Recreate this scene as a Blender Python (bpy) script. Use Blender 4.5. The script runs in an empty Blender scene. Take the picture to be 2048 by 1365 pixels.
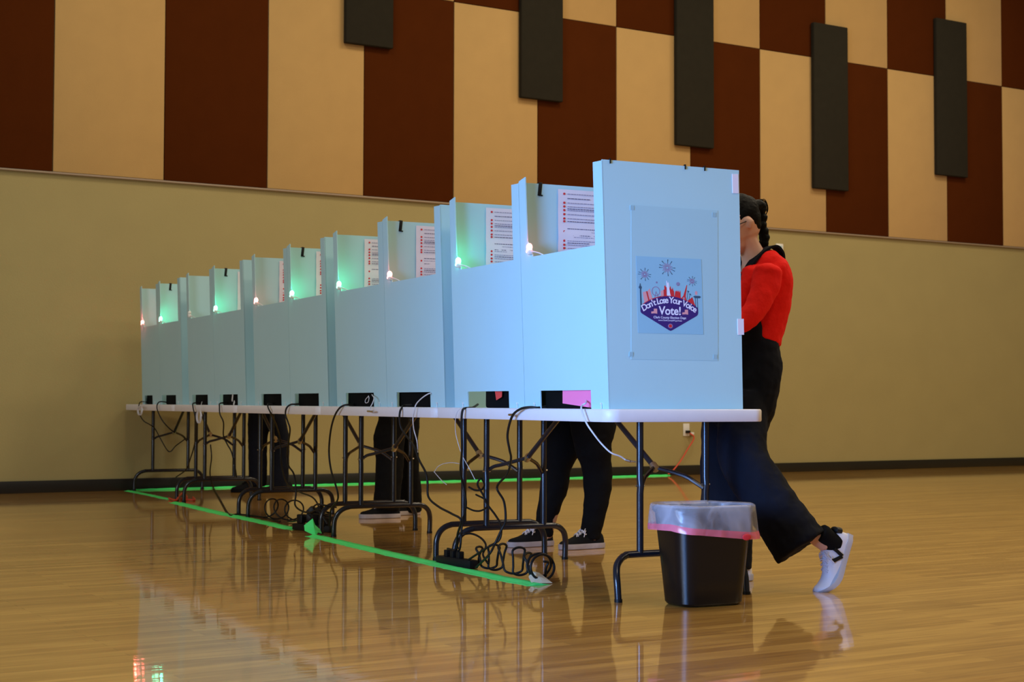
import bpy, bmesh, math, random
from mathutils import Vector, Matrix
random.seed(7)
S = bpy.context.scene
C = S.collection
R = math.radians

# ---------------------------------------------------------------- camera
H_CAM, F_PX, YAW, PITCH, ROLL = .7868, 3145.0, R(31.4537), R(2.2261), R(.1395)
_F = Vector((math.sin(YAW)*math.cos(PITCH), math.cos(YAW)*math.cos(PITCH), math.sin(PITCH)))
_R0 = Vector((math.cos(YAW), -math.sin(YAW), 0)); _U0 = _R0.cross(_F)
_R = _R0*math.cos(ROLL) + _U0*math.sin(ROLL); _U = _U0*math.cos(ROLL) - _R0*math.sin(ROLL)
cd = bpy.data.cameras.new('camera'); cam = bpy.data.objects.new('camera', cd); C.objects.link(cam)
cd.sensor_width = 36; cd.lens = F_PX/2048*36; cd.clip_end = 100; cd.clip_start = .05
m3 = Matrix((_R, _U, -_F)).transposed()
cam.matrix_world = Matrix.Translation((0, 0, H_CAM)) @ m3.to_4x4()
S.camera = cam
cd.dof.use_dof = True; cd.dof.focus_distance = 7.0; cd.dof.aperture_fstop = 6.3

# ---------------------------------------------------------------- world and lights
w = bpy.data.worlds.new('world'); S.world = w; w.use_nodes = True
w.node_tree.nodes['Background'].inputs[0].default_value = (1.0, .90, .76, 1)
w.node_tree.nodes['Background'].inputs[1].default_value = .13
S.view_settings.view_transform = 'Standard'; S.view_settings.look = 'None'
S.view_settings.exposure = 0.24; S.view_settings.gamma = 1; S.view_settings.use_curve_mapping = False

def area(name, loc, target, sx, sy, power, color, spread=180):
    l = bpy.data.lights.new(name, 'AREA'); l.shape = 'RECTANGLE'; l.size = sx; l.size_y = sy
    l.energy = power; l.color = color; l.spread = R(spread)
    o = bpy.data.objects.new(name, l); C.objects.link(o); o.location = loc
    o.rotation_euler = (Vector(target)-Vector(loc)).to_track_quat('-Z', 'Y').to_euler()
    return o
WARM = (1.0, .84, .60)
for x in (4.0, 8.8, 13.5):
    for y in (1.0, 5.5, 10.0):
        area('ceiling_lamp_light', (x, y, 7.3), (x, y, 0), 1.6, 1.6, 84 if x < 5 else 116, WARM)
# daylight from an open doorway left of and behind the photographer
area('doorway_daylight', (-1.6, 3.2, 1.35), (3.6, 5.0, 1.10), 1.8, 1.7, 36, (.16, .40, 1.0), 44)
area('cool_fill_light', (-8.5, 3.5, 3.0), (4.2, 8.5, 1.0), 4.5, 3.0, 200, (.78, .88, 1.0), 120)  # unseen cool fill added to brighten the far booth faces

# ---------------------------------------------------------------- geometry helpers
SK = R(-5.3344); XT, Y0T = 3.5307, 5.0477         # the row of tables: its near left corner and its small skew to the wall
RM = Matrix.Translation((XT, Y0T, 0)) @ Matrix.Rotation(SK, 4, 'Z')
RMI = RM.inverted()
def rw(a, b, z=0): return RM @ Vector((a, b, z))
def ray(px, py): return _F + _R*((px-1024)/F_PX) - _U*((py-682.5)/F_PX)
def _hit(px, py, n, p0):
    o = Vector((0, 0, H_CAM)); d = ray(px, py); return o + d*((p0-o).dot(n)/d.dot(n))
_na = (rw(1, 0)-rw(0, 0)); _nb = (rw(0, 1)-rw(0, 0))
def at_a(px, py, a): return RMI @ _hit(px, py, _na, rw(a, 0))
def at_b(px, py, b): return RMI @ _hit(px, py, _nb, rw(0, b))
def at_z(px, py, z=0): return RMI @ _hit(px, py, Vector((0, 0, 1)), Vector((0, 0, z)))
WALL_Y = 13.64

def tag(o, label=None, cat=None, group=None, kind=None):
    if label: o['label'] = label
    if cat: o['category'] = cat
    if group: o['group'] = group
    if kind: o['kind'] = kind
    return o
def empty(name, loc, rz=SK, label=None, cat=None, group=None):
    o = bpy.data.objects.new(name, None); C.objects.link(o); o.location = loc; o.rotation_euler = (0, 0, rz)
    o.empty_display_size = .1
    return tag(o, label, cat, group)
def link(name, me, mat, parent=None, smooth=40):
    o = bpy.data.objects.new(name, me); C.objects.link(o)
    if mat is not None and len(me.materials) == 0: me.materials.append(mat)
    if smooth is not None:
        me.shade_auto_smooth(angle=R(smooth)) if hasattr(me, 'shade_auto_smooth') else None
        for p in me.polygons: p.use_smooth = True
        if not hasattr(me, 'shade_auto_smooth'):
            me.set_sharp_from_angle(angle=R(smooth))
    if parent: o.parent = parent
    return o

class MB:
    def __init__(s): s.bm = bmesh.new(); s.mi = 0
    def _mark(s, fs):
        for f in fs: f.material_index = s.mi
    def box(s, c, d, rot=None, bevel=0, seg=2):
        v0 = set(s.bm.verts)
        r = bmesh.ops.create_cube(s.bm, size=1)
        M = Matrix.Translation(c) @ (rot.to_4x4() if rot else Matrix()) @ Matrix.Diagonal((d[0], d[1], d[2], 1))
        bmesh.ops.transform(s.bm, matrix=M, verts=r['verts'])
        fs = {f for v in r['verts'] for f in v.link_faces}
        if bevel:
            es = list({e for v in r['verts'] for e in v.link_edges})
            rr = bmesh.ops.bevel(s.bm, geom=es, offset=bevel, segments=seg, affect='EDGES', profile=.5)
            fs = {f for v in s.bm.verts if v not in v0 for f in v.link_faces}
        s._mark(fs); return s
    def tube(s, pts, r, n=10, closed=False, cap=True):
        pts = [Vector(p) for p in pts]; N = len(pts); rings = []
        rr = r if isinstance(r, (list, tuple)) else [r]*N
        up = None
        for i, p in enumerate(pts):
            if closed: t = pts[(i+1) % N]-pts[i-1]
            else: t = pts[min(i+1, N-1)]-pts[max(i-1, 0)]
            if t.length < 1e-9: t = Vector((0, 0, 1))
            t.normalize()
            if up is None: up = t.orthogonal().normalized()
            up = (up - t*up.dot(t))
            up = up.normalized() if up.length > 1e-6 else t.orthogonal().normalized()
            q = t.cross(up)
            rings.append([s.bm.verts.new(p + (up*math.cos(2*math.pi*k/n) + q*math.sin(2*math.pi*k/n))*rr[i]) for k in range(n)])
        fs = []
        for i in range(N if closed else N-1):
            A_, B_ = rings[i], rings[(i+1) % N]
            for k in range(n): fs.append(s.bm.faces.new((A_[k], A_[(k+1) % n], B_[(k+1) % n], B_[k])))
        if cap and not closed:
            fs.append(s.bm.faces.new(rings[0][::-1])); fs.append(s.bm.faces.new(rings[-1]))
        s._mark(fs); return s
    def rings(s, rings, cap=True):
        vs = [[s.bm.verts.new(p) for p in r] for r in rings]; fs = []; n = len(vs[0])
        for a, b in zip(vs, vs[1:]):
            for k in range(n): fs.append(s.bm.faces.new((a[k], a[(k+1) % n], b[(k+1) % n], b[k])))
        if cap: fs.append(s.bm.faces.new(vs[0][::-1])); fs.append(s.bm.faces.new(vs[-1]))
        s._mark(fs); return s
    def prism(s, poly, axis, t0, t1, holes=None):
        """poly of (u,v); axis 'x','y','z' is the extrusion direction"""
        def P(u, v, t): return {'x': (t, u, v), 'y': (u, t, v), 'z': (u, v, t)}[axis]
        a = [s.bm.verts.new(P(u, v, t0)) for u, v in poly]; b = [s.bm.verts.new(P(u, v, t1)) for u, v in poly]
        fs = [s.bm.faces.new(a), s.bm.faces.new(b[::-1])]
        n = len(poly)
        for k in range(n): fs.append(s.bm.faces.new((a[k], b[k], b[(k+1) % n], a[(k+1) % n])))
        s._mark(fs); return s
    def sphere(s, c, r, sc=(1, 1, 1), u=16, v=10):
        rr = bmesh.ops.create_uvsphere(s.bm, u_segments=u, v_segments=v, radius=r)
        bmesh.ops.transform(s.bm, matrix=Matrix.Translation(c) @ Matrix.Diagonal((*sc, 1)), verts=rr['verts'])
        s._mark({f for q in rr['verts'] for f in q.link_faces}); return s
    def mesh(s, name='m'):
        bmesh.ops.recalc_face_normals(s.bm, faces=s.bm.faces[:])
        me = bpy.data.meshes.new(name); s.bm.to_mesh(me); s.bm.free(); return me
    def build(s, name, mat, parent=None, smooth=40, mats=None):
        me = s.mesh(name)
        for m_ in (mats or []): me.materials.append(m_)
        return link(name, me, mat, parent, smooth)

def spline(pts, sub=6):
    P = [Vector(p) for p in pts]; P = [P[0]*2-P[1]] + P + [P[-1]*2-P[-2]]; out = []
    for i in range(1, len(P)-2):
        for k in range(sub):
            t = k/sub; a, b, c, d = P[i-1], P[i], P[i+1], P[i+2]
            out.append(.5*((2*b) + (c-a)*t + (2*a-5*b+4*c-d)*t*t + (3*b-a-3*c+d)*t**3))
    out.append(P[-2]); return out

def round_rect(w_, h_, r, n=5, cx=0, cy=0):
    out = []
    for (sx, sy, a0) in ((1, 1, 0), (-1, 1, 90), (-1, -1, 180), (1, -1, 270)):
        for k in range(n+1):
            a = R(a0 + 90*k/n); out.append((cx+sx*(w_/2-r)+r*math.cos(a), cy+sy*(h_/2-r)+r*math.sin(a)))
    return out

# ---------------------------------------------------------------- materials
def mat(name, col, rough=.6, metal=0, noise=0, nscale=8, bump=0, bscale=60, coat=0, emit=None, estr=0, stretch=None, spec=.5, trans=0, alpha=1, sheen=0):
    m = bpy.data.materials.new(name); m.use_nodes = True; nt = m.node_tree; b = nt.nodes['Principled BSDF']
    b.inputs['Roughness'].default_value = rough; b.inputs['Metallic'].default_value = metal
    b.inputs['Coat Weight'].default_value = coat; b.inputs['Specular IOR Level'].default_value = spec
    b.inputs['Alpha'].default_value = alpha; b.inputs['Transmission Weight'].default_value = trans
    b.inputs['Sheen Weight'].default_value = sheen
    tc = nt.nodes.new('ShaderNodeTexCoord'); mp = nt.nodes.new('ShaderNodeMapping')
    nt.links.new(tc.outputs['Object'], mp.inputs[0])
    if stretch: mp.inputs['Scale'].default_value = stretch
    nz = nt.nodes.new('ShaderNodeTexNoise'); nz.inputs['Scale'].default_value = nscale; nz.inputs['Detail'].default_value = 4
    nt.links.new(mp.outputs[0], nz.inputs['Vector'])
    mx = nt.nodes.new('ShaderNodeMix'); mx.data_type = 'RGBA'
    mx.inputs[6].default_value = tuple(c*(1-noise) for c in col)+(1,); mx.inputs[7].default_value = tuple(min(1, c*(1+noise)) for c in col)+(1,)
    nt.links.new(nz.outputs['Fac'], mx.inputs[0]); nt.links.new(mx.outputs[2], b.inputs['Base Color'])
    if bump:
        n2 = nt.nodes.new('ShaderNodeTexNoise'); n2.inputs['Scale'].default_value = bscale; n2.inputs['Detail'].default_value = 3
        nt.links.new(mp.outputs[0], n2.inputs['Vector'])
        bp = nt.nodes.new('ShaderNodeBump'); bp.inputs['Strength'].default_value = bump; bp.inputs['Distance'].default_value = .005
        nt.links.new(n2.outputs['Fac'], bp.inputs['Height']); nt.links.new(bp.outputs[0], b.inputs['Normal'])
    if emit: b.inputs['Emission Color'].default_value = (*emit, 1); b.inputs['Emission Strength'].default_value = estr
    return m
def srgb(r, g, b):
    f = lambda c: (c/255/12.92) if c/255 <= .04045 else ((c/255+.055)/1.055)**2.4
    return (f(r), f(g), f(b))
M = {}
M['wall'] = mat('painted_wall', (.36, .295, .120), .75, noise=.07, nscale=2.5, bump=.25, bscale=90)
M['beige'] = mat('beige_fabric', (.49, .305, .105), .9, noise=.07, nscale=5, bump=.35, bscale=160, sheen=.2)
M['brown'] = mat('brown_fabric', (.070, .016, .0022), .95, noise=.10, nscale=5, bump=.35, bscale=160, spec=.05)
M['dark'] = mat('charcoal_fabric', (.021, .018, .011), .95, noise=.15, nscale=12, bump=.5, bscale=180, spec=.2)
M['trim'] = mat('trim_paint', (.32, .24, .17), .5, noise=.05)
M['base'] = mat('black_vinyl', (.008, .007, .006), .45, noise=.1)
M['booth'] = mat('pale_blue_plastic', (.42, .66, .70), .55, noise=.03, nscale=3)
M['show_through'] = mat('show_through_blue_grey', (.38, .61, .66), .5, noise=.03, nscale=3)
M['patch'] = mat('grey_blue_tape', (.31, .51, .57), .5, noise=.1)
M['velcro'] = mat('white_velcro', (.78, .72, .80), .7)
M['paper'] = mat('white_paper', (.75, .68, .74), .7, noise=.04, nscale=14, bump=.5, bscale=12)
M['ink'] = mat('grey_ink', (.33, .30, .40), .8)
M['inkd'] = mat('dark_ink', (.14, .12, .20), .8)
M['redink'] = mat('red_ink', (.62, .02, .03), .6)
M['table'] = mat('white_table_plastic', (.74, .70, .70), .42, noise=.03, nscale=20, bump=.08, bscale=300)
M['leg'] = mat('dark_powdercoat', (.010, .011, .016), .25, noise=.1, spec=.5)
M['steel'] = mat('steel', (.6, .6, .6), .3, metal=1)
M['black'] = mat('black_plastic', (.006, .006, .006), .5, noise=.1, spec=.25)
M['cable'] = mat('black_rubber', (.006, .006, .006), .5, noise=.1, spec=.3)
M['wcable'] = mat('white_rubber', (.62, .60, .62), .45)
M['wplastic'] = mat('white_plastic', (.75, .74, .72), .4)
M['screen'] = mat('dark_screen', (.008, .008, .010), .2)
M['machine'] = mat('matt_black_case', (.0035, .0035, .0035), .9, noise=.1, spec=.08)
M['pink'] = mat('pink_paper', (.95, .20, .40), .6, noise=.03)
M['redcard'] = mat('red_card', (.75, .06, .05), .6)
M['tape'] = mat('green_tape', (.07, 1.0, .22), .55, noise=.12, nscale=14, bump=.6, bscale=25)
M['redcord'] = mat('red_orange_cord', (.65, .07, .03), .5)
M['masking'] = mat('masking_tape', (.72, .64, .44), .6, noise=.15, nscale=30)
M['bin'] = mat('bin_plastic', (.003, .003, .0035), .28, noise=.08, spec=.36, bump=.05, bscale=120)
M['denim'] = mat('black_denim', (.0045, .0045, .005), .95, noise=.2, nscale=30, bump=.3, bscale=60, spec=.12)
M['navy'] = mat('midnight_cloth', (.004, .005, .010), .9, noise=.25, nscale=10, bump=.4, bscale=20, spec=.15)
M['red'] = mat('red_knit', (.78, .012, .008), .9, noise=.10, nscale=12, bump=.4, bscale=70, spec=.15)
M['skin'] = mat('skin', (.62, .34, .24), .5, noise=.05)
M['skin2'] = mat('tan_skin', (.40, .22, .14), .5, noise=.05)
M['hair'] = mat('black_hair', (.0028, .0025, .0025), .6, noise=.3, nscale=60, bump=.5, bscale=90, spec=.10)
M['wshoe'] = mat('white_leather', (.74, .70, .72), .45, noise=.06, nscale=14, bump=.25, bscale=18)
M['wsole'] = mat('grey_white_rubber', (.50, .48, .50), .6, noise=.08)
M['bshoe'] = mat('black_canvas', (.006, .006, .007), .9, noise=.15, bump=.4, bscale=140, spec=.15)
M['gsole'] = mat('scuffed_rubber', (.38, .33, .34), .6, noise=.3, nscale=22)
M['lace'] = mat('white_lace', (.62, .60, .68), .8)
M['navyink'] = mat('navy_ink', (.035, .012, .16), .5)
M['plum'] = mat('plum_ink', (.30, .20, .36), .6)
M['pinkink'] = mat('pink_ink', (.75, .33, .36), .6)
M['poster'] = mat('poster_sky', (.28, .54, .68), .4, noise=.03)
M['tealink'] = mat('dark_teal_ink', (.03, .09, .16), .6)
M['white'] = mat('white_ink', (.80, .80, .95), .5)
M['grn'] = mat('green_led', (.2, 1, .6), .3, emit=(.25, 1.0, .62), estr=7)
M['rd'] = mat('red_led', (1, .3, .3), .3, emit=(1.0, .26, .24), estr=6)
M['off'] = mat('unlit_led', (.70, .72, .70), .3)

def floor_mat():
    m = bpy.data.materials.new('maple_gym_floor'); m.use_nodes = True; nt = m.node_tree; b = nt.nodes['Principled BSDF']
    tc = nt.nodes.new('ShaderNodeTexCoord')
    br = nt.nodes.new('ShaderNodeTexBrick'); br.offset = .37; br.squash = 1
    br.inputs['Scale'].default_value = 1; br.inputs['Brick Width'].default_value = .95; br.inputs['Row Height'].default_value = .057
    br.inputs['Mortar Size'].default_value = .0008; br.inputs['Bias'].default_value = 0
    br.inputs['Color1'].default_value = (.50, .25, .040, 1); br.inputs['Color2'].default_value = (.76, .43, .09, 1); br.inputs['Mortar'].default_value = (.22, .10, .025, 1)
    nt.links.new(tc.outputs['Object'], br.inputs['Vector'])
    mp = nt.nodes.new('ShaderNodeMapping'); mp.inputs['Scale'].default_value = (1.6, 22, 1); nt.links.new(tc.outputs['Object'], mp.inputs[0])
    nz = nt.nodes.new('ShaderNodeTexNoise'); nz.inputs['Scale'].default_value = 2.2; nz.inputs['Detail'].default_value = 6; nt.links.new(mp.outputs[0], nz.inputs['Vector'])
    mp2 = nt.nodes.new('ShaderNodeMapping'); mp2.inputs['Scale'].default_value = (.5, 1.6, 1); nt.links.new(tc.outputs['Object'], mp2.inputs[0])
    n3 = nt.nodes.new('ShaderNodeTexNoise'); n3.inputs['Scale'].default_value = 1.3; n3.inputs['Detail'].default_value = 3; nt.links.new(mp2.outputs[0], n3.inputs['Vector'])
    def mixc(a, fac, col, amt):
        x = nt.nodes.new('ShaderNodeMix'); x.data_type = 'RGBA'; x.blend_type = 'MULTIPLY'
        mr = nt.nodes.new('ShaderNodeMapRange'); mr.inputs[1].default_value = .40; mr.inputs[2].default_value = .68; mr.inputs[3].default_value = 0; mr.inputs[4].default_value = amt
        nt.links.new(fac, mr.inputs[0]); nt.links.new(mr.outputs[0], x.inputs[0]); nt.links.new(a, x.inputs[6]); x.inputs[7].default_value = col
        return x.outputs[2]
    c = mixc(br.outputs['Color'], nz.outputs['Fac'], (.60, .48, .36, 1), .72)
    c = mixc(c, n3.outputs['Fac'], (.86, .80, .72, 1), .6)
    nt.links.new(c, b.inputs['Base Color'])
    b.inputs['Roughness'].default_value = .34
    b.inputs['Coat Weight'].default_value = 1; b.inputs['Coat Roughness'].default_value = .028; b.inputs['Coat IOR'].default_value = 1.5
    mp4 = nt.nodes.new('ShaderNodeMapping'); mp4.inputs['Scale'].default_value = (.6, 5, 1); nt.links.new(tc.outputs['Object'], mp4.inputs[0])
    n4 = nt.nodes.new('ShaderNodeTexNoise'); n4.inputs['Scale'].default_value = 3.5; n4.inputs['Detail'].default_value = 4; nt.links.new(mp4.outputs[0], n4.inputs['Vector'])
    bp = nt.nodes.new('ShaderNodeBump'); bp.inputs['Strength'].default_value = .10; bp.inputs['Distance'].default_value = .004
    nt.links.new(n4.outputs['Fac'], bp.inputs['Height']); nt.links.new(bp.outputs[0], b.inputs['Coat Normal']); nt.links.new(bp.outputs[0], b.inputs['Normal'])
    return m
M['floor'] = floor_mat()

# ---------------------------------------------------------------- the hall
tag(MB().box((5, 3.3, -.05), (30, 21, .1)).build('floor', M['floor'], smooth=None), kind='structure')
tag(MB().box((5, WALL_Y+.1, 3.85), (30, .2, 7.7)).build('wall_back', M['wall'], smooth=None), kind='structure')
tag(MB().box((-9.9, 3.3, 3.85), (.2, 21, 7.7)).build('wall_left', M['wall'], smooth=None), kind='structure')
tag(MB().box((20.1, 3.3, 3.85), (.2, 21, 7.7)).build('wall_right', M['wall'], smooth=None), kind='structure')
tag(MB().box((5, WALL_Y-.008, .052), (30, .016, .104), bevel=.003).build('baseboard_back', M['base']), kind='structure')
ZT, ZJ, PW, U0 = 2.769, 4.794, .9928, 3.6685
tag(MB().box((5, WALL_Y-.016, ZT-.009), (30, .034, .017), bevel=.003).build('trim_1', M['trim']), kind='structure')

ORD = ['first', 'second', 'third', 'fourth', 'fifth', 'sixth', 'seventh', 'eighth', 'ninth', 'tenth', 'eleventh', 'twelfth', 'thirteenth', 'fourteenth']
def panel(i, z0, z1, light, label, grp):
    x0, x1 = U0+i*PW+.0035, U0+(i+1)*PW-.0035
    b = MB().box(((x0+x1)/2, WALL_Y-.0135, (z0+z1)/2), (x1-x0, .025, z1-z0), bevel=.005, seg=2)
    me = b.mesh('acoustic_panel')
    # put the mesh at its own origin
    cx = Vector(((x0+x1)/2, WALL_Y, z0)); me.transform(Matrix.Translation(-cx))
    o = link('acoustic_panel', me, M['beige'] if light else M['brown']); o.location = cx
    tag(o, label, 'acoustic panel', grp)
for k, i in enumerate(range(-1, 13)):
    li = (i % 2 == 0); col = 'beige' if li else 'dark brown'
    n = k+1
    panel(i, ZT+.003, ZJ-.003, li, f'{col} fabric wall panel in the lower row, {ORD[k]} from the left', 'tall acoustic panels in the lower row')
vis = list(range(3, 13))
for k, i in enumerate(vis):
    li = (i % 2 == 1); col = 'beige' if li else 'dark brown'
    panel(i, ZJ+.003, 6.82, li, f'{col} fabric wall panel in the upper row, {ORD[k]} counting visible ones from the left', 'acoustic panels in the upper row')
for i, row, side_, wh in ((-2, 0, 'left', 'nearer'), (-3, 0, 'left', 'farther'), (13, 0, 'right', 'nearer'), (14, 0, 'right', 'farther'), (2, 1, 'left', 'nearer'), (1, 1, 'left', 'farther'), (13, 1, 'right', 'nearer'), (14, 1, 'right', 'farther')):
    li = ((i+row) % 2 == 0); z0, z1 = ((ZT+.003, ZJ-.003), (ZJ+.003, 6.82))[row]
    panel(i, z0, z1, li, f'{"beige" if li else "dark brown"} {("lower", "upper")[row]} wall panel past the {side_} edge of the view, {wh} of two', ('tall acoustic panels in the lower row', 'acoustic panels in the upper row')[row])
DP = [(6.42, 6.93, 4.222, 'topmost and leftmost'), (8.395, 8.905, 3.90, 'second from the left'), (10.385, 10.90, 3.587, 'middle one'),
      (12.37, 12.90, 3.26, 'fourth from the left'), (14.362, 14.89, 3.572, 'rightmost')]
for x0, x1, z0, w_ in DP:
    b = MB().box((0, -.033, .965), (x1-x0, .06, 1.93), bevel=.012, seg=3)
    o = b.build('baffle_panel', M['dark']); o.location = ((x0+x1)/2, WALL_Y-.0265, z0)
    tag(o, f'narrow charcoal padded baffle panel on the striped wall, {w_}', 'acoustic panel', 'charcoal baffle panels')

# outlet and thermostat on the back wall
t = empty('wall_outlet', (10.568, WALL_Y, .49), 0, 'white wall outlet low on the tan wall with a cord plugged in', 'outlet')
MB().box((0, -.004, 0), (.085, .008, .135), bevel=.003).build('cover_plate', M['wplastic'], t)
MB().box((.01, -.022, -.022), (.05, .03, .03), bevel=.005).build('plug', M['black'], t)['label'] = 'black plug'
MB().box((.065, -.022, -.042), (.042, .03, .028), bevel=.006).build('plug', M['wplastic'], t)['label'] = 'white plug'
t = empty('thermostat', (11.90, WALL_Y, 2.545), 0, 'small white wall box just below the striped panels behind the standing woman', 'thermostat')
MB().box((0, -.012, 0), (.10, .024, .10), bevel=.006).build('housing', M['wplastic'], t)
MB().box((0, -.0255, .012), (.05, .003, .03)).build('display', M['patch'], t)

# ---------------------------------------------------------------- tables
HT, TL, TW, TH = .760, 1.7232, .750, .051
TL_ORD = ['nearest', 'second', 'middle', 'fourth', 'farthest']
def make_table(first=False):
    t = empty('folding_table', rw(0, 0))
    b = MB()
    prof = round_rect(TW, TL-.006, .055, 7, TW/2, TL/2)
    inn = round_rect(TW-.012, TL-.018, .050, 7, TW/2, TL/2)
    inn2 = round_rect(TW-.006, TL-.012, .052, 7, TW/2, TL/2)
    b.rings([[(x, y, HT-TH) for x, y in inn2], [(x, y, HT-TH+.004) for x, y in prof], [(x, y, HT-.006) for x, y in prof],
             [(x, y, HT-.0015) for x, y in inn2], [(x, y, HT) for x, y in inn]])
    b.build('tabletop', M['table'], t, smooth=50)
    for side in (0, 1):
        y = .134 if side == 0 else TL-.134
        dy = 1 if side == 0 else -1
        tl = (.085 if first else 0) if side == 0 else -.045
        base = [(.072, y-tl, 0), (.072, y-tl*.9, .07), (.076, y-tl*.75, .105), (.090, y-tl*.5, .137), (.115, y-tl*.3, .160), (.147, y-tl*.1, .172), (.20, y, .176)]
        full = base + [(TW-x, yy, z) for x, yy, z in base[::-1]]
        MB().tube(spline(full, 4), .0145, 12).build('foot_rail', M['leg'], t)
        for x in (.072, TW-.072):
            MB().tube([(x, y-tl, -.000), (x, y-tl, .012)], .0165, 12).build('foot_cap', M['black'], t)
        for x in (.222, .535):
            pts = [(x, y, .176), (x, y, .42), (x, y-dy*.004, .445), (x, y-dy*.004, .455), (x, y, .48), (x, y, HT-TH+.004)]
            lg = MB().tube(pts, .0145, 12).build('leg', M['leg'], t)
            MB().tube([(x-.02, y, .45), (x+.02, y, .45)], .004, 8).build('rivet', M['steel'], lg)
        j = Vector((TW/2, y+dy*.14, .518))
        br = MB()
        br.tube([(TW/2, y+dy*.46, HT-TH), j], .0115, 10)
        br.build('brace', M['leg'], t)
        yb = MB()
        for x, zz in ((.222, .455), (.535, .435)):
            s_ = 1 if x > TW/2 else -1
            yb.tube(spline([j, (TW/2+s_*.09, y+dy*.06, .485), (x-s_*.03, y+dy*.02, zz+.018), (x-s_*.01, y, zz)], 3), .009, 8)
        yo = yb.build('brace_fork', M['leg'], t)
        MB().tube([j+Vector((0, dy*.014, .010)), j+Vector((0, -dy*.014, -.010))], .0165, 12).build('lock_ring', M['steel'], yo)
    return t
def copy_tree(o, parent=None):
    c = o.copy(); C.objects.link(c)
    if parent: c.parent = parent
    for ch in list(o.children): copy_tree(ch, c)
    return c
tab0 = make_table(True); tab1 = make_table()
for k in range(5):
    t = tab0 if k == 0 else tab1 if k == 1 else copy_tree(tab1)
    t.location = rw(0, k*TL)
    tag(t, f'white plastic folding table with dark legs, {TL_ORD[k]} of the row' + (' beside the bin' if k == 0 else ' against the wall' if k == 4 else ''), 'table', 'row of folding tables')

# ---------------------------------------------------------------- voting booths
BO = [(.057, .799), (.799, 1.550), (1.664, 2.429), (2.429, 3.208), (3.354, 4.060), (4.060, 4.813), (5.021, 5.800), (5.800, 6.532), (6.729, 7.441), (7.441, 8.085)]
BH, DEP, TK = .990, .625, .005
NOTCH, HOLE = 1.415-HT, .836-HT
LAMPC = ['red', 'green', 'red', 'green', 'green', 'red', 'green', 'unlit', 'green', 'red']
holes = [(.143, .589), (.155, .596), (.18, .631), (.192, .631), (.17, .62), (.18, .61), (.194, .648), (.19, .632), (.20, .66), (.27, .56)]
BN = ['nearest, with the colourful vote poster on its outer side', 'second from the front, joined to the poster booth', 'third from the front, first one on the second table',
      'fourth from the front, with a green lamp on its corner', 'fifth from the front, nearest one on the middle table', 'sixth from the front, with a red lamp on its corner',
      'seventh from the front, nearest one on the fourth table', 'eighth from the front, the one with an unlit lamp', 'ninth from the front, nearer one on the last table', 'farthest, beside the back wall']
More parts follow.
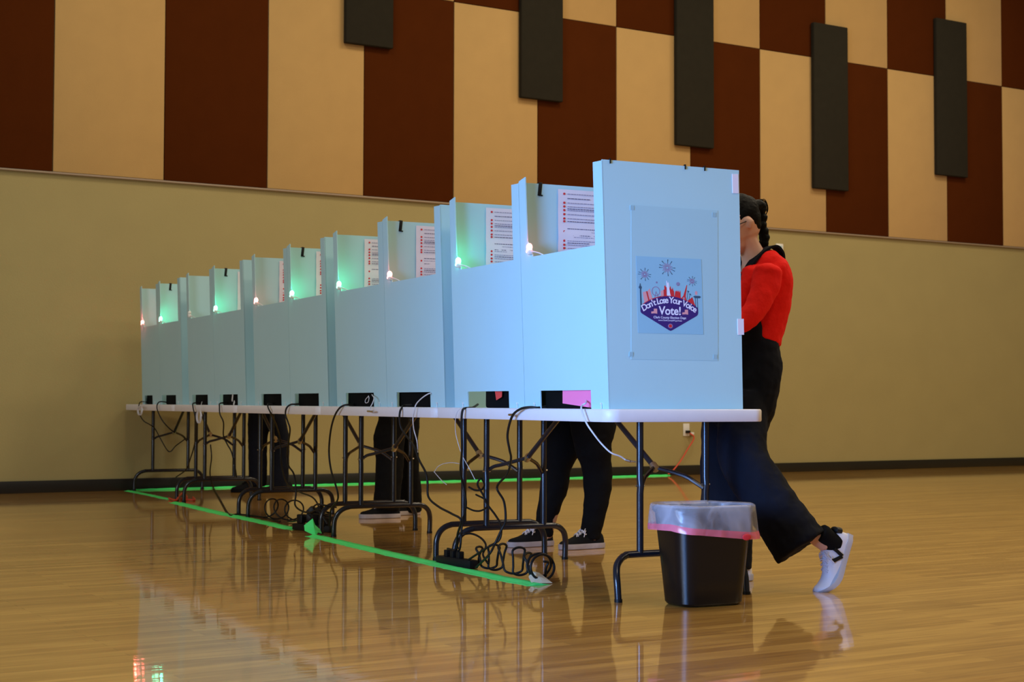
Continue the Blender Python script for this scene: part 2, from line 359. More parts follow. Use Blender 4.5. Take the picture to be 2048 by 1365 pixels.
for k, (b0, b1) in enumerate(BO):
    W_ = b1-b0-.003
    t = empty('voting_booth', rw(.034, b0, HT), label=f'pale blue corrugated voting booth, {BN[k]}', cat='voting booth', group='pale blue voting booths on the tables')
    h0, h1 = holes[k]
    lean = -.034
    fl = .072; ff = W_-.066; fs = W_-.112
    outline = [(0, 0), (h0, 0), (h0, HOLE), (h1, HOLE), (h1, 0), (W_, 0), (W_, BH+.004), (ff+.004, BH+.016), (ff, NOTCH+.07), (fs+.01, NOTCH+.045), (fs, NOTCH), (fl, NOTCH), (fl, BH-.002), (0, BH-.004)]
    b = MB(); b.prism(outline, 'x', 0, TK)
    me = b.mesh('back_panel')
    for v in me.vertices: v.co.x += lean*(v.co.z/BH)
    bmx = bmesh.new(); bmx.from_mesh(me); bmesh.ops.triangulate(bmx, faces=[f for f in bmx.faces if len(f.verts) > 4]); bmx.to_mesh(me); bmx.free()
    link('back_panel', me, M['booth'], t, smooth=None)
    for s_, yy in ((0, 0), (1, W_-TK)):
        b = MB(); tp = BH
        b.prism([(TK*.5, 0), (DEP+.01, 0), (DEP-.006, tp), (lean+TK*.5, tp)], 'y', yy, yy+TK)
        sp = b.build('side_panel', M['booth'], t, smooth=None)
    # white ties that hold the panel foot to the table
    for yy in (h0-.09, h1+.05):
        MB().tube([(-.004, yy, .002), (-.004, yy, .022)], .0022, 6).box((-.004, yy, .022), (.008, .009, .006)).build('zip_tie', M['wplastic'], t)
    if k == 0:
        for (a_, z_, w_, h_) in ((.600, .933, .030, .080), (.624, .340, .030, .066)):
            MB().box((a_, -.0016, z_), (w_, .003, h_), rot=Matrix.Rotation(R(-1.4), 3, 'Y')).build('velcro_tab', M['velcro'], t)
        p0, p1 = at_b(1262, 410, b0), at_b(1436, 722, b0)
        sh = MB().box(((p0.x+p1.x)/2-.034, -.0006, (p0.z+p1.z)/2-HT), (p1.x-p0.x, .0012, p0.z-p1.z)).build('show_through_tint', M['show_through'], t, smooth=None)  # darker tint laid on the panel for an inner sheet's shade showing through
        for (px, py) in ((1264, 416), (1428, 430), (1262, 709), (1430, 714)):
            q = at_b(px, py, b0)
            MB().box((q.x-.034, -.0014, q.z-HT), (.018, .0022, .018)).build('tape_corner', M['patch'], sh)
        for px, py in ((1220, 317.5), (1370, 331), (1409, 334.5)):
            q = at_b(px, py, b0)
            MB().box((q.x-.034, .001, BH-.004), (.004, .012, .020)).build('strap_edge', M['black'], t)

    # black strap clipping this booth to the next (odd booths), on its far side
    if k % 2 == 0:
        c = empty('binder_strap', rw(.034+.068, b1, HT+BH), label=f'short black strap clipped over the booth top, {["nearest", "second", "middle", "fourth", "farthest"][k//2]} of five', cat='clip', group='black straps over the booth tops')
        MB().box((0, -.009, -.024), (.017, .003, .060), rot=Matrix.Rotation(R(6), 3, 'Y'), bevel=.0008).box((0, 0, .003), (.014, .018, .003)).build('strap', M['black'], c)
        MB().box((.003, -.0105, -.052), (.019, .003, .006)).build('buckle', M['black'], c)
    # instruction sheet on the inner face of the far side panel
    if k not in (7, 9):
        a0 = .19-.034
        top = BH-.018
        sx = .29; hh = .50
        s = empty('instruction_sheet', rw(.034+a0, b1-.003-TK-.0012, HT+top), label=f'white instruction sheet with red bullets taped inside the {["nearest", "second", "third", "fourth", "fifth", "sixth", "seventh", "eighth", "ninth", "farthest"][k]} booth', cat='paper sheet', group='instruction sheets inside the booths')
        b = MB()
        nx, nz_ = 6, 16
        rnd = random.Random(k)
        grid = [[b.bm.verts.new((sx*i/nx, -.002-.0025*abs(math.sin(j*1.1+i*.6+k)) - (.003 if j in (6, 7) else 0), -hh*j/nz_)) for i in range(nx+1)] for j in range(nz_+1)]
        for j in range(nz_):
            for i in range(nx): b.bm.faces.new((grid[j][i], grid[j][i+1], grid[j+1][i+1], grid[j+1][i]))
        o = b.build('sheet', M['paper'], s)
        b = MB(); d = MB(); rb = MB()
        rows = [(.020, 'r', .22), (.040, '', .11), (.060, 'r', .20), (.0765, 'r', .22), (.086, '', .14), (.093, 'r', .23), (.111, 'r', .19), (.130, 'r', .21), (.1425, 'r', .25),
                (.175, '', .16), (.188, 'r', .2), (.204, '', .17), (.212, 'r', .21), (.229, 'r', .19), (.238, '', .12), (.247, 'r', .2), (.262, 'r', .18), (.28, '', .2)]
        for z_, f_, ln in rows:
            yq = -.0062
            if f_: rb.tube([(.030, yq+.0012, -z_), (.030, yq-.0003, -z_)], .0052, 12)
            x = .046
            tgt = d if (f_ and ln > .24) or not f_ else b
            while x < .046+ln-.01:
                wl = rnd.uniform(.005, .016); tgt.box((x+wl/2, yq, -z_), (wl, .0008, .0034)); x += wl+.0028
        b.build('printed_text', M['ink'], s, smooth=None); d.build('printed_heading', M['inkd'], s, smooth=None)
        rb.build('red_bullets', M['redink'], s)
    # voting machine inside, its black base widened to stand in for shade in the slot
    mch = empty('voting_machine', rw(.14, (b0+b1)/2, HT), label=f'black voting machine seen through the cable slot of the {["nearest", "second", "third", "fourth", "fifth", "sixth", "seventh", "eighth", "ninth", "farthest"][k]} booth', cat='voting machine', group='black machines inside the booths')
    y_off = (-.04 if k == 1 else 0)
    MB().box((.06, (.0 if y_off == 0 else (-.10 if k == 1 else -.06)), .055), (.27, (.60 if y_off == 0 else .40 if k == 1 else .46), .11), bevel=.01).build('base', M['machine'], mch)
    MB().box((.01, y_off, .20), (.03, .30, .24), rot=Matrix.Rotation(R(-12), 3, 'Y'), bevel=.008).build('monitor', M['black'], mch)
    MB().box((.029, y_off, .20), (.004, .26, .19), rot=Matrix.Rotation(R(-12), 3, 'Y')).build('screen', M['screen'], mch)

    # corner lamp
    lc = LAMPC[k]
    ym = b1-.003-.118+.012
    l = empty('signal_lamp', rw(.034-.026, ym, 1.430), label=f'small clip-on signal lamp, {"unlit white" if lc == "unlit" else "glowing "+lc}, on the corner of the {["nearest", "second", "third", "fourth", "fifth", "sixth", "seventh", "eighth", "ninth", "farthest"][k]} booth', cat='lamp', group='signal lamps on the booth corners')
    MB().box((-.004, .004, .004), (.022, .022, .020), bevel=.004).build('clip', M['wplastic'], l)
    lm = {'red': M['rd'], 'green': M['grn'], 'unlit': M['off']}[lc]
    MB().sphere((-.004, .008, .027), .0135, (1, 1, 1.25)).tube([(-.004, .006, .018), (-.006, .016, .004)], [.014, .011], 12).build('bulb', lm, l)
    MB().tube(spline([(-.004, -.005, .004), (-.002, -.03, .004), (.006, -.07, -.006), (.02, -.10, -.022), (.03, -.12, -.05)], 5), .0026, 8).build('cord', M['wcable'], l)
    if lc != 'unlit':
        ld = bpy.data.lights.new('signal_glow', 'POINT'); ld.energy = .34 if lc == 'green' else .10
        ld.color = (.05, 1.0, .50) if lc == 'green' else (1.0, .10, .08); ld.shadow_soft_size = .010
        lo = bpy.data.objects.new('signal_glow', ld); C.objects.link(lo); lo.parent = l; lo.location = (.030, -.012, .045)
        ld2 = bpy.data.lights.new('signal_glow', 'POINT'); ld2.energy = .04 if k < 9 else .5; ld2.color = ld.color; ld2.shadow_soft_size = .010
        lo = bpy.data.objects.new('signal_glow', ld2); C.objects.link(lo); lo.parent = l; lo.location = (-.030, .012, .040)

# card behind the nearest slots
q = empty('pink_card', rw(.045, .34, HT), label='bright pink card standing in the cable slot of the nearest booth', cat='card')
c0 = MB(); c0.prism([(-.128, .012), (.128, .034-.02), (.128, .14), (-.128, .14)], 'x', 0, .0015)
me = c0.mesh('card'); 
for v in me.vertices:
    if v.co.z < .05: v.co.z = .004 if v.co.y < 0 else .022
o = link('card', me, M['pink'], q, smooth=None)
q = empty('red_card', rw(.05, 1.11, HT), label='small red card tilted in the slot of the second booth', cat='card')
MB().prism([(-.045, .05), (.012, .035), (.04, .11), (-.05, .12)], 'x', 0, .0015).build('card', M['redcard'], q, smooth=None)
q = empty('white_cable_tag', rw(.045, 5.36, HT), label='white folded tag in the slot of the seventh booth', cat='tag')
MB().box((0, .03, .052), (.003, .022, .05), rot=Matrix.Rotation(R(16), 3, 'X')).box((0, -.01, .014), (.003, .02, .035), rot=Matrix.Rotation(R(40), 3, 'X')).build('tag_strip', M['wplastic'], q, smooth=None)

# ---------------------------------------------------------------- vote poster on the outer side of the nearest booth
def text_mesh(body, size, bold=0):
    cu = bpy.data.curves.new('t', 'FONT'); cu.body = body; cu.size = size; cu.align_x = 'CENTER'; cu.align_y = 'BOTTOM_BASELINE'
    cu.extrude = .0002; cu.offset = bold
    o = bpy.data.objects.new('t', cu); C.objects.link(o); bpy.context.view_layer.update()
    me = bpy.data.meshes.new_from_object(o.evaluated_get(bpy.context.evaluated_depsgraph_get()))
    wd = o.dimensions.x
    bpy.data.objects.remove(o); bpy.data.curves.remove(cu)
    return me, wd
PB0 = BO[0][0]
PWD, PHT = .309, .308
# the poster's own picture space: u right 0..1, v up 0..1
post = empty('vote_poster', rw(.0, PB0-.0015, 1.064), label='blue vote poster with fireworks, skyline and navy shield on the nearest booth', cat='poster')
OX, LEANX = .167, -.010
def pq(u, v, d=0): return Vector((OX+LEANX*v+u*PWD, -d, v*PHT))
def flat(name, polys, m_, d, parent=post, th=.0003):
    b = MB()
    for poly in polys:
        a = [b.bm.verts.new(pq(u, v, d)) for u, v in poly]; c = [b.bm.verts.new(pq(u, v, d-th)) for u, v in poly]
        b.bm.faces.new(a); b.bm.faces.new(c[::-1]); n = len(a)
        for i in range(n): b.bm.faces.new((a[i], c[i], c[(i+1) % n], a[(i+1) % n]))
    return b.build(name, m_, parent, smooth=None)
def pz(x, y): # zoomed poster pixels (265..1235, 100..1265) -> u,v
    return ((x-262)/978, 1-(y-105)/1165)
flat('sheet', [[(0, 0), (1, 0), (1, 1), (0, 1)]], M['poster'], .0006, th=.0006)
def arc(x0, x1, n, f): return [(x0+(x1-x0)*i/n, f(x0+(x1-x0)*i/n)) for i in range(n+1)]
topf = lambda x: 697 + (( x-735)/434)**2*170
shield = [pz(x, y) for x, y in arc(303, 1167, 24, topf)] + [pz(x, y) for x, y in ((1167, 940), (1160, 965), (1145, 985), (765, 1218), (742, 1226), (720, 1218), (325, 975), (308, 955), (303, 935))]
flat('shield', [shield], M['navyink'], .0011)
flat('shield_edge', [[pz(x, y) for x, y in arc(340, 1130, 20, lambda x: topf(x)-12)] + [pz(x, y) for x, y in arc(340, 1130, 20, topf)[::-1]]], M['redink'], .0010)
# lettering along the arc
def place_text(body, size, x, y, ang, name, mt, bold=.0003):
    me, wd = text_mesh(body, size, bold)
    p = pz(x, y); P = pq(p[0], p[1], .0014)
    me.transform(Matrix.Translation(P) @ Matrix.Rotation(-R(ang), 4, 'Y') @ Matrix.Rotation(R(90), 4, 'X'))
    return me, mt, name
msg = "Don't Lose Your Voice"
bmL = bmesh.new()
widths = {}
for ch in set(msg): widths[ch] = text_mesh(ch, .033, .0006)[1] if ch != ' ' else .0095
adv = [widths[c] + (.0052 if c != ' ' else 0) for c in msg]
tot = sum(adv); x = 0
span = (352, 1120)
for ch, a_ in zip(msg, adv):
    xm = span[0] + (x + a_/2)/tot*(span[1]-span[0]); x += a_
    if ch == ' ': continue
    f = lambda q: 800 + ((q-735)/385)**2*138
    yb = f(xm); sl = (f(xm+5)-f(xm-5))/10*PHT/PWD*978/1165
    me, wd = text_mesh(ch, .036, .0007)
    p = pz(xm, yb); P = pq(p[0], p[1], .0014)
    me.transform(Matrix.Translation(P) @ Matrix.Rotation(math.atan(sl), 4, 'Y') @ Matrix.Rotation(R(90), 4, 'X'))
    bmL.from_mesh(me)
me = bpy.data.meshes.new('lettering'); bmL.to_mesh(me); bmL.free(); link('slogan_lettering', me, M['white'], post, smooth=None)
for body, size, x_, y_, nm, bd in (('Vote!', .047, 742, 978, 'vote_lettering', .0010), ('Clark County Election Dept', .0135, 736, 1040, 'department_lettering', .0001), ('www.ClarkCountyNV.gov/vote', .0088, 740, 1078, 'address_lettering', 0)):
    me, wd = text_mesh(body, size, bd)
    p = pz(x_, y_); P = pq(p[0], p[1], .0014)
    me.transform(Matrix.Translation(P) @ Matrix.Rotation(R(90), 4, 'X')); link(nm, me, M['white'], post, smooth=None)
for fx in (462, 925):
    flat('flag', [[pz(*q) for q in ((fx, 915), (fx+40, 895), (fx+88, 893), (fx+88, 970), (fx+50, 965), (fx, 970))]], M['pinkink'], .0013)
    flat('flag_canton', [[pz(*q) for q in ((fx, 905), (fx+38, 895), (fx+38, 932), (fx, 940))]], M['navyink'], .0015)
def disc(cx, cy, r, n=18): return [pz(cx+r*math.cos(2*math.pi*i/n), cy+r*math.sin(2*math.pi*i/n)) for i in range(n)]
flat('seal', [disc(741, 1152, 36)], M['plum'], .0013); flat('seal_centre', [disc(741, 1152, 24)], M['redink'], .0015)
def stroke(x0, y0, x1, y1, w0, w1):
    dx, dy = x1-x0, y1-y0; L_ = math.hypot(dx, dy); nx, ny = -dy/L_, dx/L_
    return [pz(x0+nx*w0, y0+ny*w0), pz(x0-nx*w0, y0-ny*w0), pz(x1-nx*w1, y1-ny*w1), pz(x1+nx*w1, y1+ny*w1)]
for cx, cy, r in ((718, 262, 108), (380, 378, 84), (1087, 452, 66), (875, 505, 46), (556, 494, 22)):
    dark, soft = [], []
    for a in [R(v) for v in (52, 128, -52, -128, 0, 180, 84, -84, 22, 200)]:
        dark.append(stroke(cx+r*.62*math.cos(a), cy+r*.62*math.sin(a)*1.05, cx+r*1.12*math.cos(a), cy+r*1.12*math.sin(a)*1.05, 1.5, 4.5*r/80))
    for i in range(22):
        a = 2*math.pi*i/22; rr = r*(.75 if i % 2 else .58)
        soft.append(stroke(cx+r*.15*math.cos(a), cy+r*.15*math.sin(a), cx+rr*math.cos(a), cy+rr*math.sin(a), 1.5, 3.5*r/80))
    if r > 50: flat('firework_tips', dark, M['tealink'], .0012)
    flat('firework', soft, M['plum'], .0010)
Q = lambda *pts: [pz(*p) for p in pts]
flat('tower', [Q((303, 935), (303, 600), (290, 590), (287, 572), (300, 555), (307, 515), (312, 515), (320, 555), (333, 572), (330, 592), (322, 605), (328, 850))], M['tealink'], .0012)
for pl in [Q((395, 635), (415, 632), (442, 765), (425, 772)), Q((655, 700), (655, 600), (668, 598), (668, 545), (680, 530), (690, 560), (700, 560), (700, 690)),
    Q((745, 690), (745, 570), (760, 540), (770, 590), (782, 590), (790, 555), (800, 600), (812, 620), (812, 700)), Q((815, 705), (830, 620), (845, 605), (850, 625), (862, 600), (870, 625), (885, 600), (890, 640), (908, 600), (910, 730)),
    Q((912, 730), (950, 680), (1003, 515), (1012, 515), (985, 690), (995, 760), (975, 750), (960, 700), (940, 720), (928, 738)), Q((1000, 765), (1085, 697), (1132, 850), (1130, 845), (1060, 800))]: flat('red_building', [pl], M['redink'], .0009)
for pl in [Q((345, 650), (392, 635), (424, 772), (365, 805)), Q((418, 630), (448, 590), (485, 740), (445, 764)), Q((610, 715), (615, 620), (650, 605), (650, 700)), Q((1128, 660), (1128, 612), (1145, 600), (1162, 612), (1162, 660))]: flat('pink_building', [pl], M['pinkink'], .0010)
flat('monument', [Q((705, 690), (708, 600), (700, 520), (698, 460), (706, 460), (716, 500), (726, 480), (738, 500), (740, 560), (748, 640), (760, 690))], M['white'], .0013)
ringp = [pz(540+62*math.cos(2*math.pi*i/28), 628+72*math.sin(2*math.pi*i/28)) for i in range(29)]; ringq = [pz(540+52*math.cos(2*math.pi*i/28), 628+62*math.sin(2*math.pi*i/28)) for i in range(29)]
flat('wheel', [[ringp[i], ringp[i+1], ringq[i+1], ringq[i]] for i in range(28)] + [stroke(540, 630, 520, 730, 3, 4), stroke(540, 630, 575, 715, 3, 4)], M['plum'], .0011)
flat('sign_and_palms', [Q((1098, 690), (1120, 675), (1198, 675), (1218, 692), (1195, 712), (1125, 712)), stroke(1130, 710, 1135, 870, 5, 5), stroke(1160, 710, 1163, 880, 5, 5), stroke(1020, 620, 1000, 760, 4, 4), stroke(1050, 660, 1025, 770, 4, 4), Q((1005, 605), (1020, 598), (1045, 615), (1030, 630), (1018, 618)), Q((1030, 645), (1060, 645), (1075, 675), (1050, 662))], M['tealink'], .0008)

# ---------------------------------------------------------------- waste bin and its liner
def rr3(cx, cy, w_, h_, r, z, n=6): return [Vector((x, y, z)) for x, y in round_rect(w_, h_, r, n, cx, cy)]
bn = empty('waste_bin', rw(.352, -.13, 0), label='black rectangular plastic waste bin beside the nearest table', cat='bin')
b = MB()
W0, D0, W1, D1 = .290, .195, .355, .262
def bsec(tn, inset=0): return (W0+(W1-W0)*tn-2*inset, D0+(D1-D0)*tn-2*inset)
rs = [rr3(0, 0, W0-.03, D0-.03, .055, 0)]
for z, i_ in ((.003, .006), (.012, .0), ): rs.append(rr3(0, 0, W0-2*i_, D0-2*i_, .066, z))
for tn in (.25, .5, .75, .93): w_, d_ = bsec(tn); rs.append(rr3(0, 0, w_, d_, .068+.008*tn, .012+.368*tn))
rs.append(rr3(0, 0, W1+.012, D1+.012, .076, .365)); rs.append(rr3(0, 0, W1+.014, D1+.014, .077, .380)); rs.append(rr3(0, 0, W1-.004, D1-.004, .070, .382))
for tn in (.9, .5, .06): w_, d_ = bsec(tn, .004); rs.append(rr3(0, 0, w_, d_, .062, .012+.368*tn))
b.rings(rs).build('body', M['bin'], bn, smooth=35)
# liner
ml = bpy.data.materials.new('translucent_liner'); ml.use_nodes = True; nt = ml.node_tree; nt.nodes.remove(nt.nodes['Principled BSDF'])
out = nt.nodes['Material Output']; tr = nt.nodes.new('ShaderNodeBsdfTransparent'); tr.inputs[0].default_value = (.93, .93, .97, 1)
df = nt.nodes.new('ShaderNodeBsdfPrincipled'); df.inputs['Base Color'].default_value = (.62, .60, .66, 1); df.inputs['Roughness'].default_value = .22; df.inputs['Transmission Weight'].default_value = 0
tcn = nt.nodes.new('ShaderNodeTexCoord'); nz = nt.nodes.new('ShaderNodeTexNoise'); nz.inputs['Scale'].default_value = 9; nz.inputs['Detail'].default_value = 2; nz.inputs['Distortion'].default_value = .8
nt.links.new(tcn.outputs['Object'], nz.inputs['Vector'])
mr = nt.nodes.new('ShaderNodeMapRange'); mr.inputs[1].default_value = .35; mr.inputs[2].default_value = .7; mr.inputs[3].default_value = .24; mr.inputs[4].default_value = .58
nt.links.new(nz.outputs['Fac'], mr.inputs[0]); mxs = nt.nodes.new('ShaderNodeMixShader'); nt.links.new(mr.outputs[0], mxs.inputs[0]); nt.links.new(tr.outputs[0], mxs.inputs[1]); nt.links.new(df.outputs[0], mxs.inputs[2])
bpn = nt.nodes.new('ShaderNodeBump'); bpn.inputs['Strength'].default_value = .9; bpn.inputs['Distance'].default_value = .01; nt.links.new(nz.outputs['Fac'], bpn.inputs['Height']); nt.links.new(bpn.outputs[0], df.inputs['Normal'])
nt.links.new(mxs.outputs[0], out.inputs[0])
mb_ = ml.copy(); mb_.name = 'pink_drawstring_film'
for n_ in mb_.node_tree.nodes:
    if n_.type == 'BSDF_PRINCIPLED': n_.inputs['Base Color'].default_value = (.90, .22, .30, 1)
    if n_.type == 'BSDF_TRANSPARENT': n_.inputs[0].default_value = (1, .55, .60, 1)
    if n_.type == 'MAP_RANGE': n_.inputs[3].default_value = .6; n_.inputs[4].default_value = .85
lin = empty('bin_liner', rw(.352, -.13, 0), label='translucent white bin liner with a pink drawstring hem folded over the black bin', cat='bin bag')
def lring(grow, z, wob, ph, slope=0, n=10, zw=.004):
    base = rr3(0, 0, W1+grow, D1+grow, .080, z, n); o_ = []
    for i, p in enumerate(base):
        a = math.atan2(p.y, p.x)
        q_ = wob*(math.sin(7*a+ph)+.7*math.sin(13*a+2.1*ph)+.5*math.sin(23*a+ph*3))
        d = Vector((p.x, p.y, 0)).normalized()
        o_.append(Vector((p.x, p.y, 0)) + d*q_ + Vector((0, 0, z + slope*(p.x/(W1/2)) + zw*math.sin(5*a+ph))))
    return o_
LN = 14
sl = -.016
body = [lring(-.05, .22, .004, .5, n=LN), lring(-.03, .32, .004, 1, n=LN), lring(-.012, .384, .0015, 2, n=LN, zw=.002), lring(.012, .3925, .0015, 2.2, n=LN, zw=.0025), lring(.022, .388, .0018, 2.4, n=LN, zw=.002),
        lring(.028, .36, .0018, 2.9, sl*.3, n=LN), lring(.033, .33, .0022, 3.3, sl*.7, n=LN), lring(.036, .300, .0026, 3.6, sl, n=LN)]
MB().rings(body, cap=False).build('film', ml, lin, smooth=80)
hem = [body[-1], lring(.040, .288, .003, 3.9, sl*1.1, n=LN), lring(.040, .272, .003, 4.1, sl*1.2, n=LN)]
hm = MB().rings(hem, cap=False).build('drawstring_hem', mb_, lin, smooth=80); hm['label'] = 'pink translucent hem'
MB().sphere((.10, -.152, .268), .016, (1.3, .25, .8)).build('red_tab', M['redink'], lin)

# ---------------------------------------------------------------- green tape on the floor
def ribbon(name, pts, wd, mt, label, cat, hump=.004, seed=1, group=None, n=9):
    rnd = random.Random(seed); P = []
    for a, c in zip(pts, pts[1:]):
        a, c = Vector(a), Vector(c); k = max(2, int((c-a).length/.05))
        P += [a.lerp(c, i/k) for i in range(k)]
    P.append(Vector(pts[-1])); rings = []
    for i, p in enumerate(P):
        t = (P[min(i+1, len(P)-1)]-P[max(i-1, 0)]); t.z = 0; t.normalize(); s_ = Vector((-t.y, t.x, 0))
        jw = wd*(1+rnd.uniform(-.10, .10)); off = rnd.uniform(-.002, .002)
        ring = []
        for j in range(n):
            u = j/(n-1)*2-1
            ring.append(p + s_*(u*jw/2+off) + Vector((0, 0, .0012+hump*math.exp(-(u*2.4)**2)*(1+rnd.uniform(-.15, .15)))))
        ring += [Vector((q.x, q.y, .0003)) for q in ring[::-1]]
        rings.append(ring)
    o = MB().rings(rings).build(name, mt, None, smooth=60)
    return tag(o, label, cat, group)
def fl(px, py): v = _hit(px, py, Vector((0, 0, 1)), Vector((0, 0, 0))); return Vector((v.x, v.y, 0))
ribbon('floor_tape', [fl(1078, 1172), fl(1000, 1157), fl(880, 1131), fl(760, 1104), fl(628, 1073)], .105, M['tape'], 'bright green floor tape in front of the two nearest tables, covering a cord', 'tape', .009, 2, 'green floor tape')
ribbon('floor_tape', [fl(585, 1059), fl(520, 1044), fl(430, 1025), fl(350, 1006)], .105, M['tape'], 'bright green floor tape running past the middle and fourth tables', 'tape', .008, 3, 'green floor tape')
ribbon('floor_tape', [fl(335, 999), fl(300, 991), fl(256, 982.5)], .075, M['tape'], 'short green floor tape in the corner near the farthest table', 'tape', .006, 4, 'green floor tape')
wa = [Vector((x, WALL_Y-.055, 0)) for x in (4.40, 5.2, 6.2, 7.2, 8.2, 9.2, 10.30)]
ribbon('floor_tape', wa, .060, M['tape'], 'long green floor tape along the foot of the back wall', 'tape', .012, 5, 'green floor tape')
# crumpled green flag of tape by the power strips
b = MB(); p0 = fl(625, 1072)
q = [(0, -.045, 0), (-.05, 0, .03), (-.045, .02, .06), (0, 0, .10), (.02, .01, .06), (.05, .01, .035), (.055, -.01, .01), (.02, -.03, .02)]
vs = [b.bm.verts.new(p0+Vector(v)) for v in q]; c_ = b.bm.verts.new(p0+Vector((0, -.02, .045)))
for i in range(len(q)): b.bm.faces.new((vs[i], vs[(i+1) % len(q)], c_))
o = b.build('tape_scrap', M['tape'], smooth=None); tag(o, 'crumpled piece of green tape standing up by the pile of plugs', 'tape')
sd = o.modifiers.new('s', 'SOLIDIFY'); sd.thickness = .0015
b = MB(); p0 = fl(1078, 1168)
q = [(-.05, -.02, .004), (-.035, .03, .028), (-.005, .045, .048), (.02, .03, .042), (.035, .0, .022), (.05, -.03, .002), (.0, -.03, .004)]
vs = [b.bm.verts.new(p0+Vector(v)) for v in q]; c_ = b.bm.verts.new(p0+Vector((.0, .0, .03)))
for i in range(len(q)): b.bm.faces.new((vs[i], vs[(i+1) % len(q)], c_))
o = b.build('masking_tape_scrap', M['masking'], smooth=None); tag(o, 'cream masking tape scrap on the floor at the near end of the green tape', 'tape')
sd = o.modifiers.new('s', 'SOLIDIFY'); sd.thickness = .0015

# ---------------------------------------------------------------- cords and power strips
def cord(pts, r, label, mt=None, name='power_cable', cat='cable', group=None, sub=6, n=8):
    o = MB().tube(spline(pts, sub), r, n).build(name, mt or M['cable'], None, smooth=60)
    return tag(o, label, cat, group)
def L(v): return RM @ Vector(v)
def ca(px, py, a): return RM @ at_a(px, py, a)      # a point on a plane parallel to the row's side
def edge(a, b): # over the table edge
    return
cord([L((.10, .66, .775)), ca(1078, 816, .03), ca(1060, 815, .0), ca(1040, 819, -.022), ca(1024, 834, -.03), ca(1015, 870, -.02), ca(1019, 900, .0), ca(1022, 918, .03), ca(1015, 948, .06), ca(994, 975, .08), ca(1008, 1004, .08), ca(1011, 1042, .07), ca(1003, 1060, .05), ca(990, 1088, .03), ca(978, 1110, .0), L((.06, 1.36, .012))], .0055, 'black power cord hanging from the nearest booth down to the cord tangle')
cord([L((.10, 1.43, .775)), ca(945, 816, .03), ca(931, 817, .0), ca(925, 822, -.022), ca(923, 845, -.022), ca(924, 900, .0), ca(921, 940, .06), ca(926, 970, .10), ca(932, 1010, .10), ca(924, 1050, .06), ca(919, 1100, .05), L((.075, 1.67, .07))], .0055, 'black power cord hanging from the second booth beside the leg of the second table')
cord([L((.10, 2.15, .775)), ca(809, 812, .03), ca(804, 816, .0), ca(800, 824, -.02), ca(799, 840, -.02), ca(803, 858, -.01), ca(814, 874, .0), ca(828, 893, .0), ca(838, 920, .0), ca(851, 945, .0), ca(855, 965, .0), ca(857, 995, .0), ca(877, 1014, .0), ca(903, 1028, .0), ca(922, 1041, .0), ca(915, 1070, .03), ca(912, 1100, .05), L((.07, 1.71, .07))], .0055, 'black power cord running from the third booth across to the power strip')
cord([L((.10, 3.05, .775)), ca(700, 810, .03), ca(689, 811, .0), ca(678, 818, -.022), ca(668, 836, -.025), ca(661, 865, -.02), ca(658, 905, .0), ca(662, 940, .0), ca(671, 970, .0), ca(676, 990, .01), ca(674, 1003, .03), ca(662, 1020, .06), L((.08, 3.45, .05))], .0055, 'black power cord hanging in a long bow from the fourth booth')
cord([L((.10, 3.97, .775)), ca(592, 809, .03), ca(581, 810, .0), ca(573, 817, -.022), ca(571, 830, -.02), ca(576, 845, -.01), ca(580, 860, .0), ca(577, 885, .03), ca(574, 912, .06), ca(577, 932, .06), ca(588, 950, .06), ca(592, 985, .06), ca(590, 1010, .05), ca(602, 1022, .05), ca(620, 1026, .05), ca(636, 1022, .06), L((.10, 3.55, .06))], .0055, 'black power cord looping down from the fifth booth')
cord([L((.10, 4.58, .775)), ca(537, 808, .0), ca(536, 815, -.02), ca(541, 826, -.01), ca(552, 850, .10), ca(560, 880, .2), ca(563, 930, .2), ca(575, 970, .15), ca(600, 985, .12), ca(630, 1000, .1), L((.10, 3.62, .07))], .005, 'black power cord from the sixth booth crossing behind the legs to the plugs')
cord([L((.10, 5.60, .775)), ca(441, 807, .0), ca(439, 815, -.02), ca(440, 829, -.02), ca(447, 846, .0), ca(447, 872, .03), ca(455, 890, .06), ca(463, 905, .08), ca(470, 935, .10), ca(473, 955, .12)], .005, 'black power cord hanging from the seventh booth')
cord([L((.10, 6.40, .775)), ca(387, 807, .0), ca(386, 815, -.02), ca(390, 834, -.02), ca(392, 860, .03), ca(389, 890, .06), ca(380, 920, .10), ca(372, 940, .12), ca(352, 955, .14)], .005, 'black power cord hanging from the eighth booth')
cord([L((.10, 7.42, .775)), ca(320, 804, .0), ca(314, 812, -.02), ca(316, 824, -.02), ca(325, 842, .0), ca(338, 857, .05), ca(350, 866, .1)], .005, 'black power cord hanging from the ninth booth')
cord([L((.10, 8.10, .775)), ca(283, 804, .0), ca(278, 810, -.02), ca(278, 826, -.02), ca(287, 842, .0), ca(300, 850, .05), ca(310, 858, .1), ca(322, 880, .15), ca(338, 904, .2), ca(352, 892, .25), ca(371, 878, .3)], .0045, 'thin black cord drooping under the farthest table')
cord([fl(425, 975)+Vector((0, 0, .01)), fl(440, 1001)+Vector((0, 0, .008)), fl(458, 1031)+Vector((0, 0, .006)), fl(475, 1031)+Vector((0, 0, .006)), fl(520, 1036)+Vector((0, 0, .006)), fl(560, 1046)+Vector((0, 0, .006))], .0055, 'black cord lying on the floor along the tape by the fourth table')
cord([ca(421, 890, .12), ca(423, 915, .12), ca(420, 945, .14), ca(423, 965, .16), ca(427, 975, .2)], .005, 'black cord dangling behind the fourth table legs')
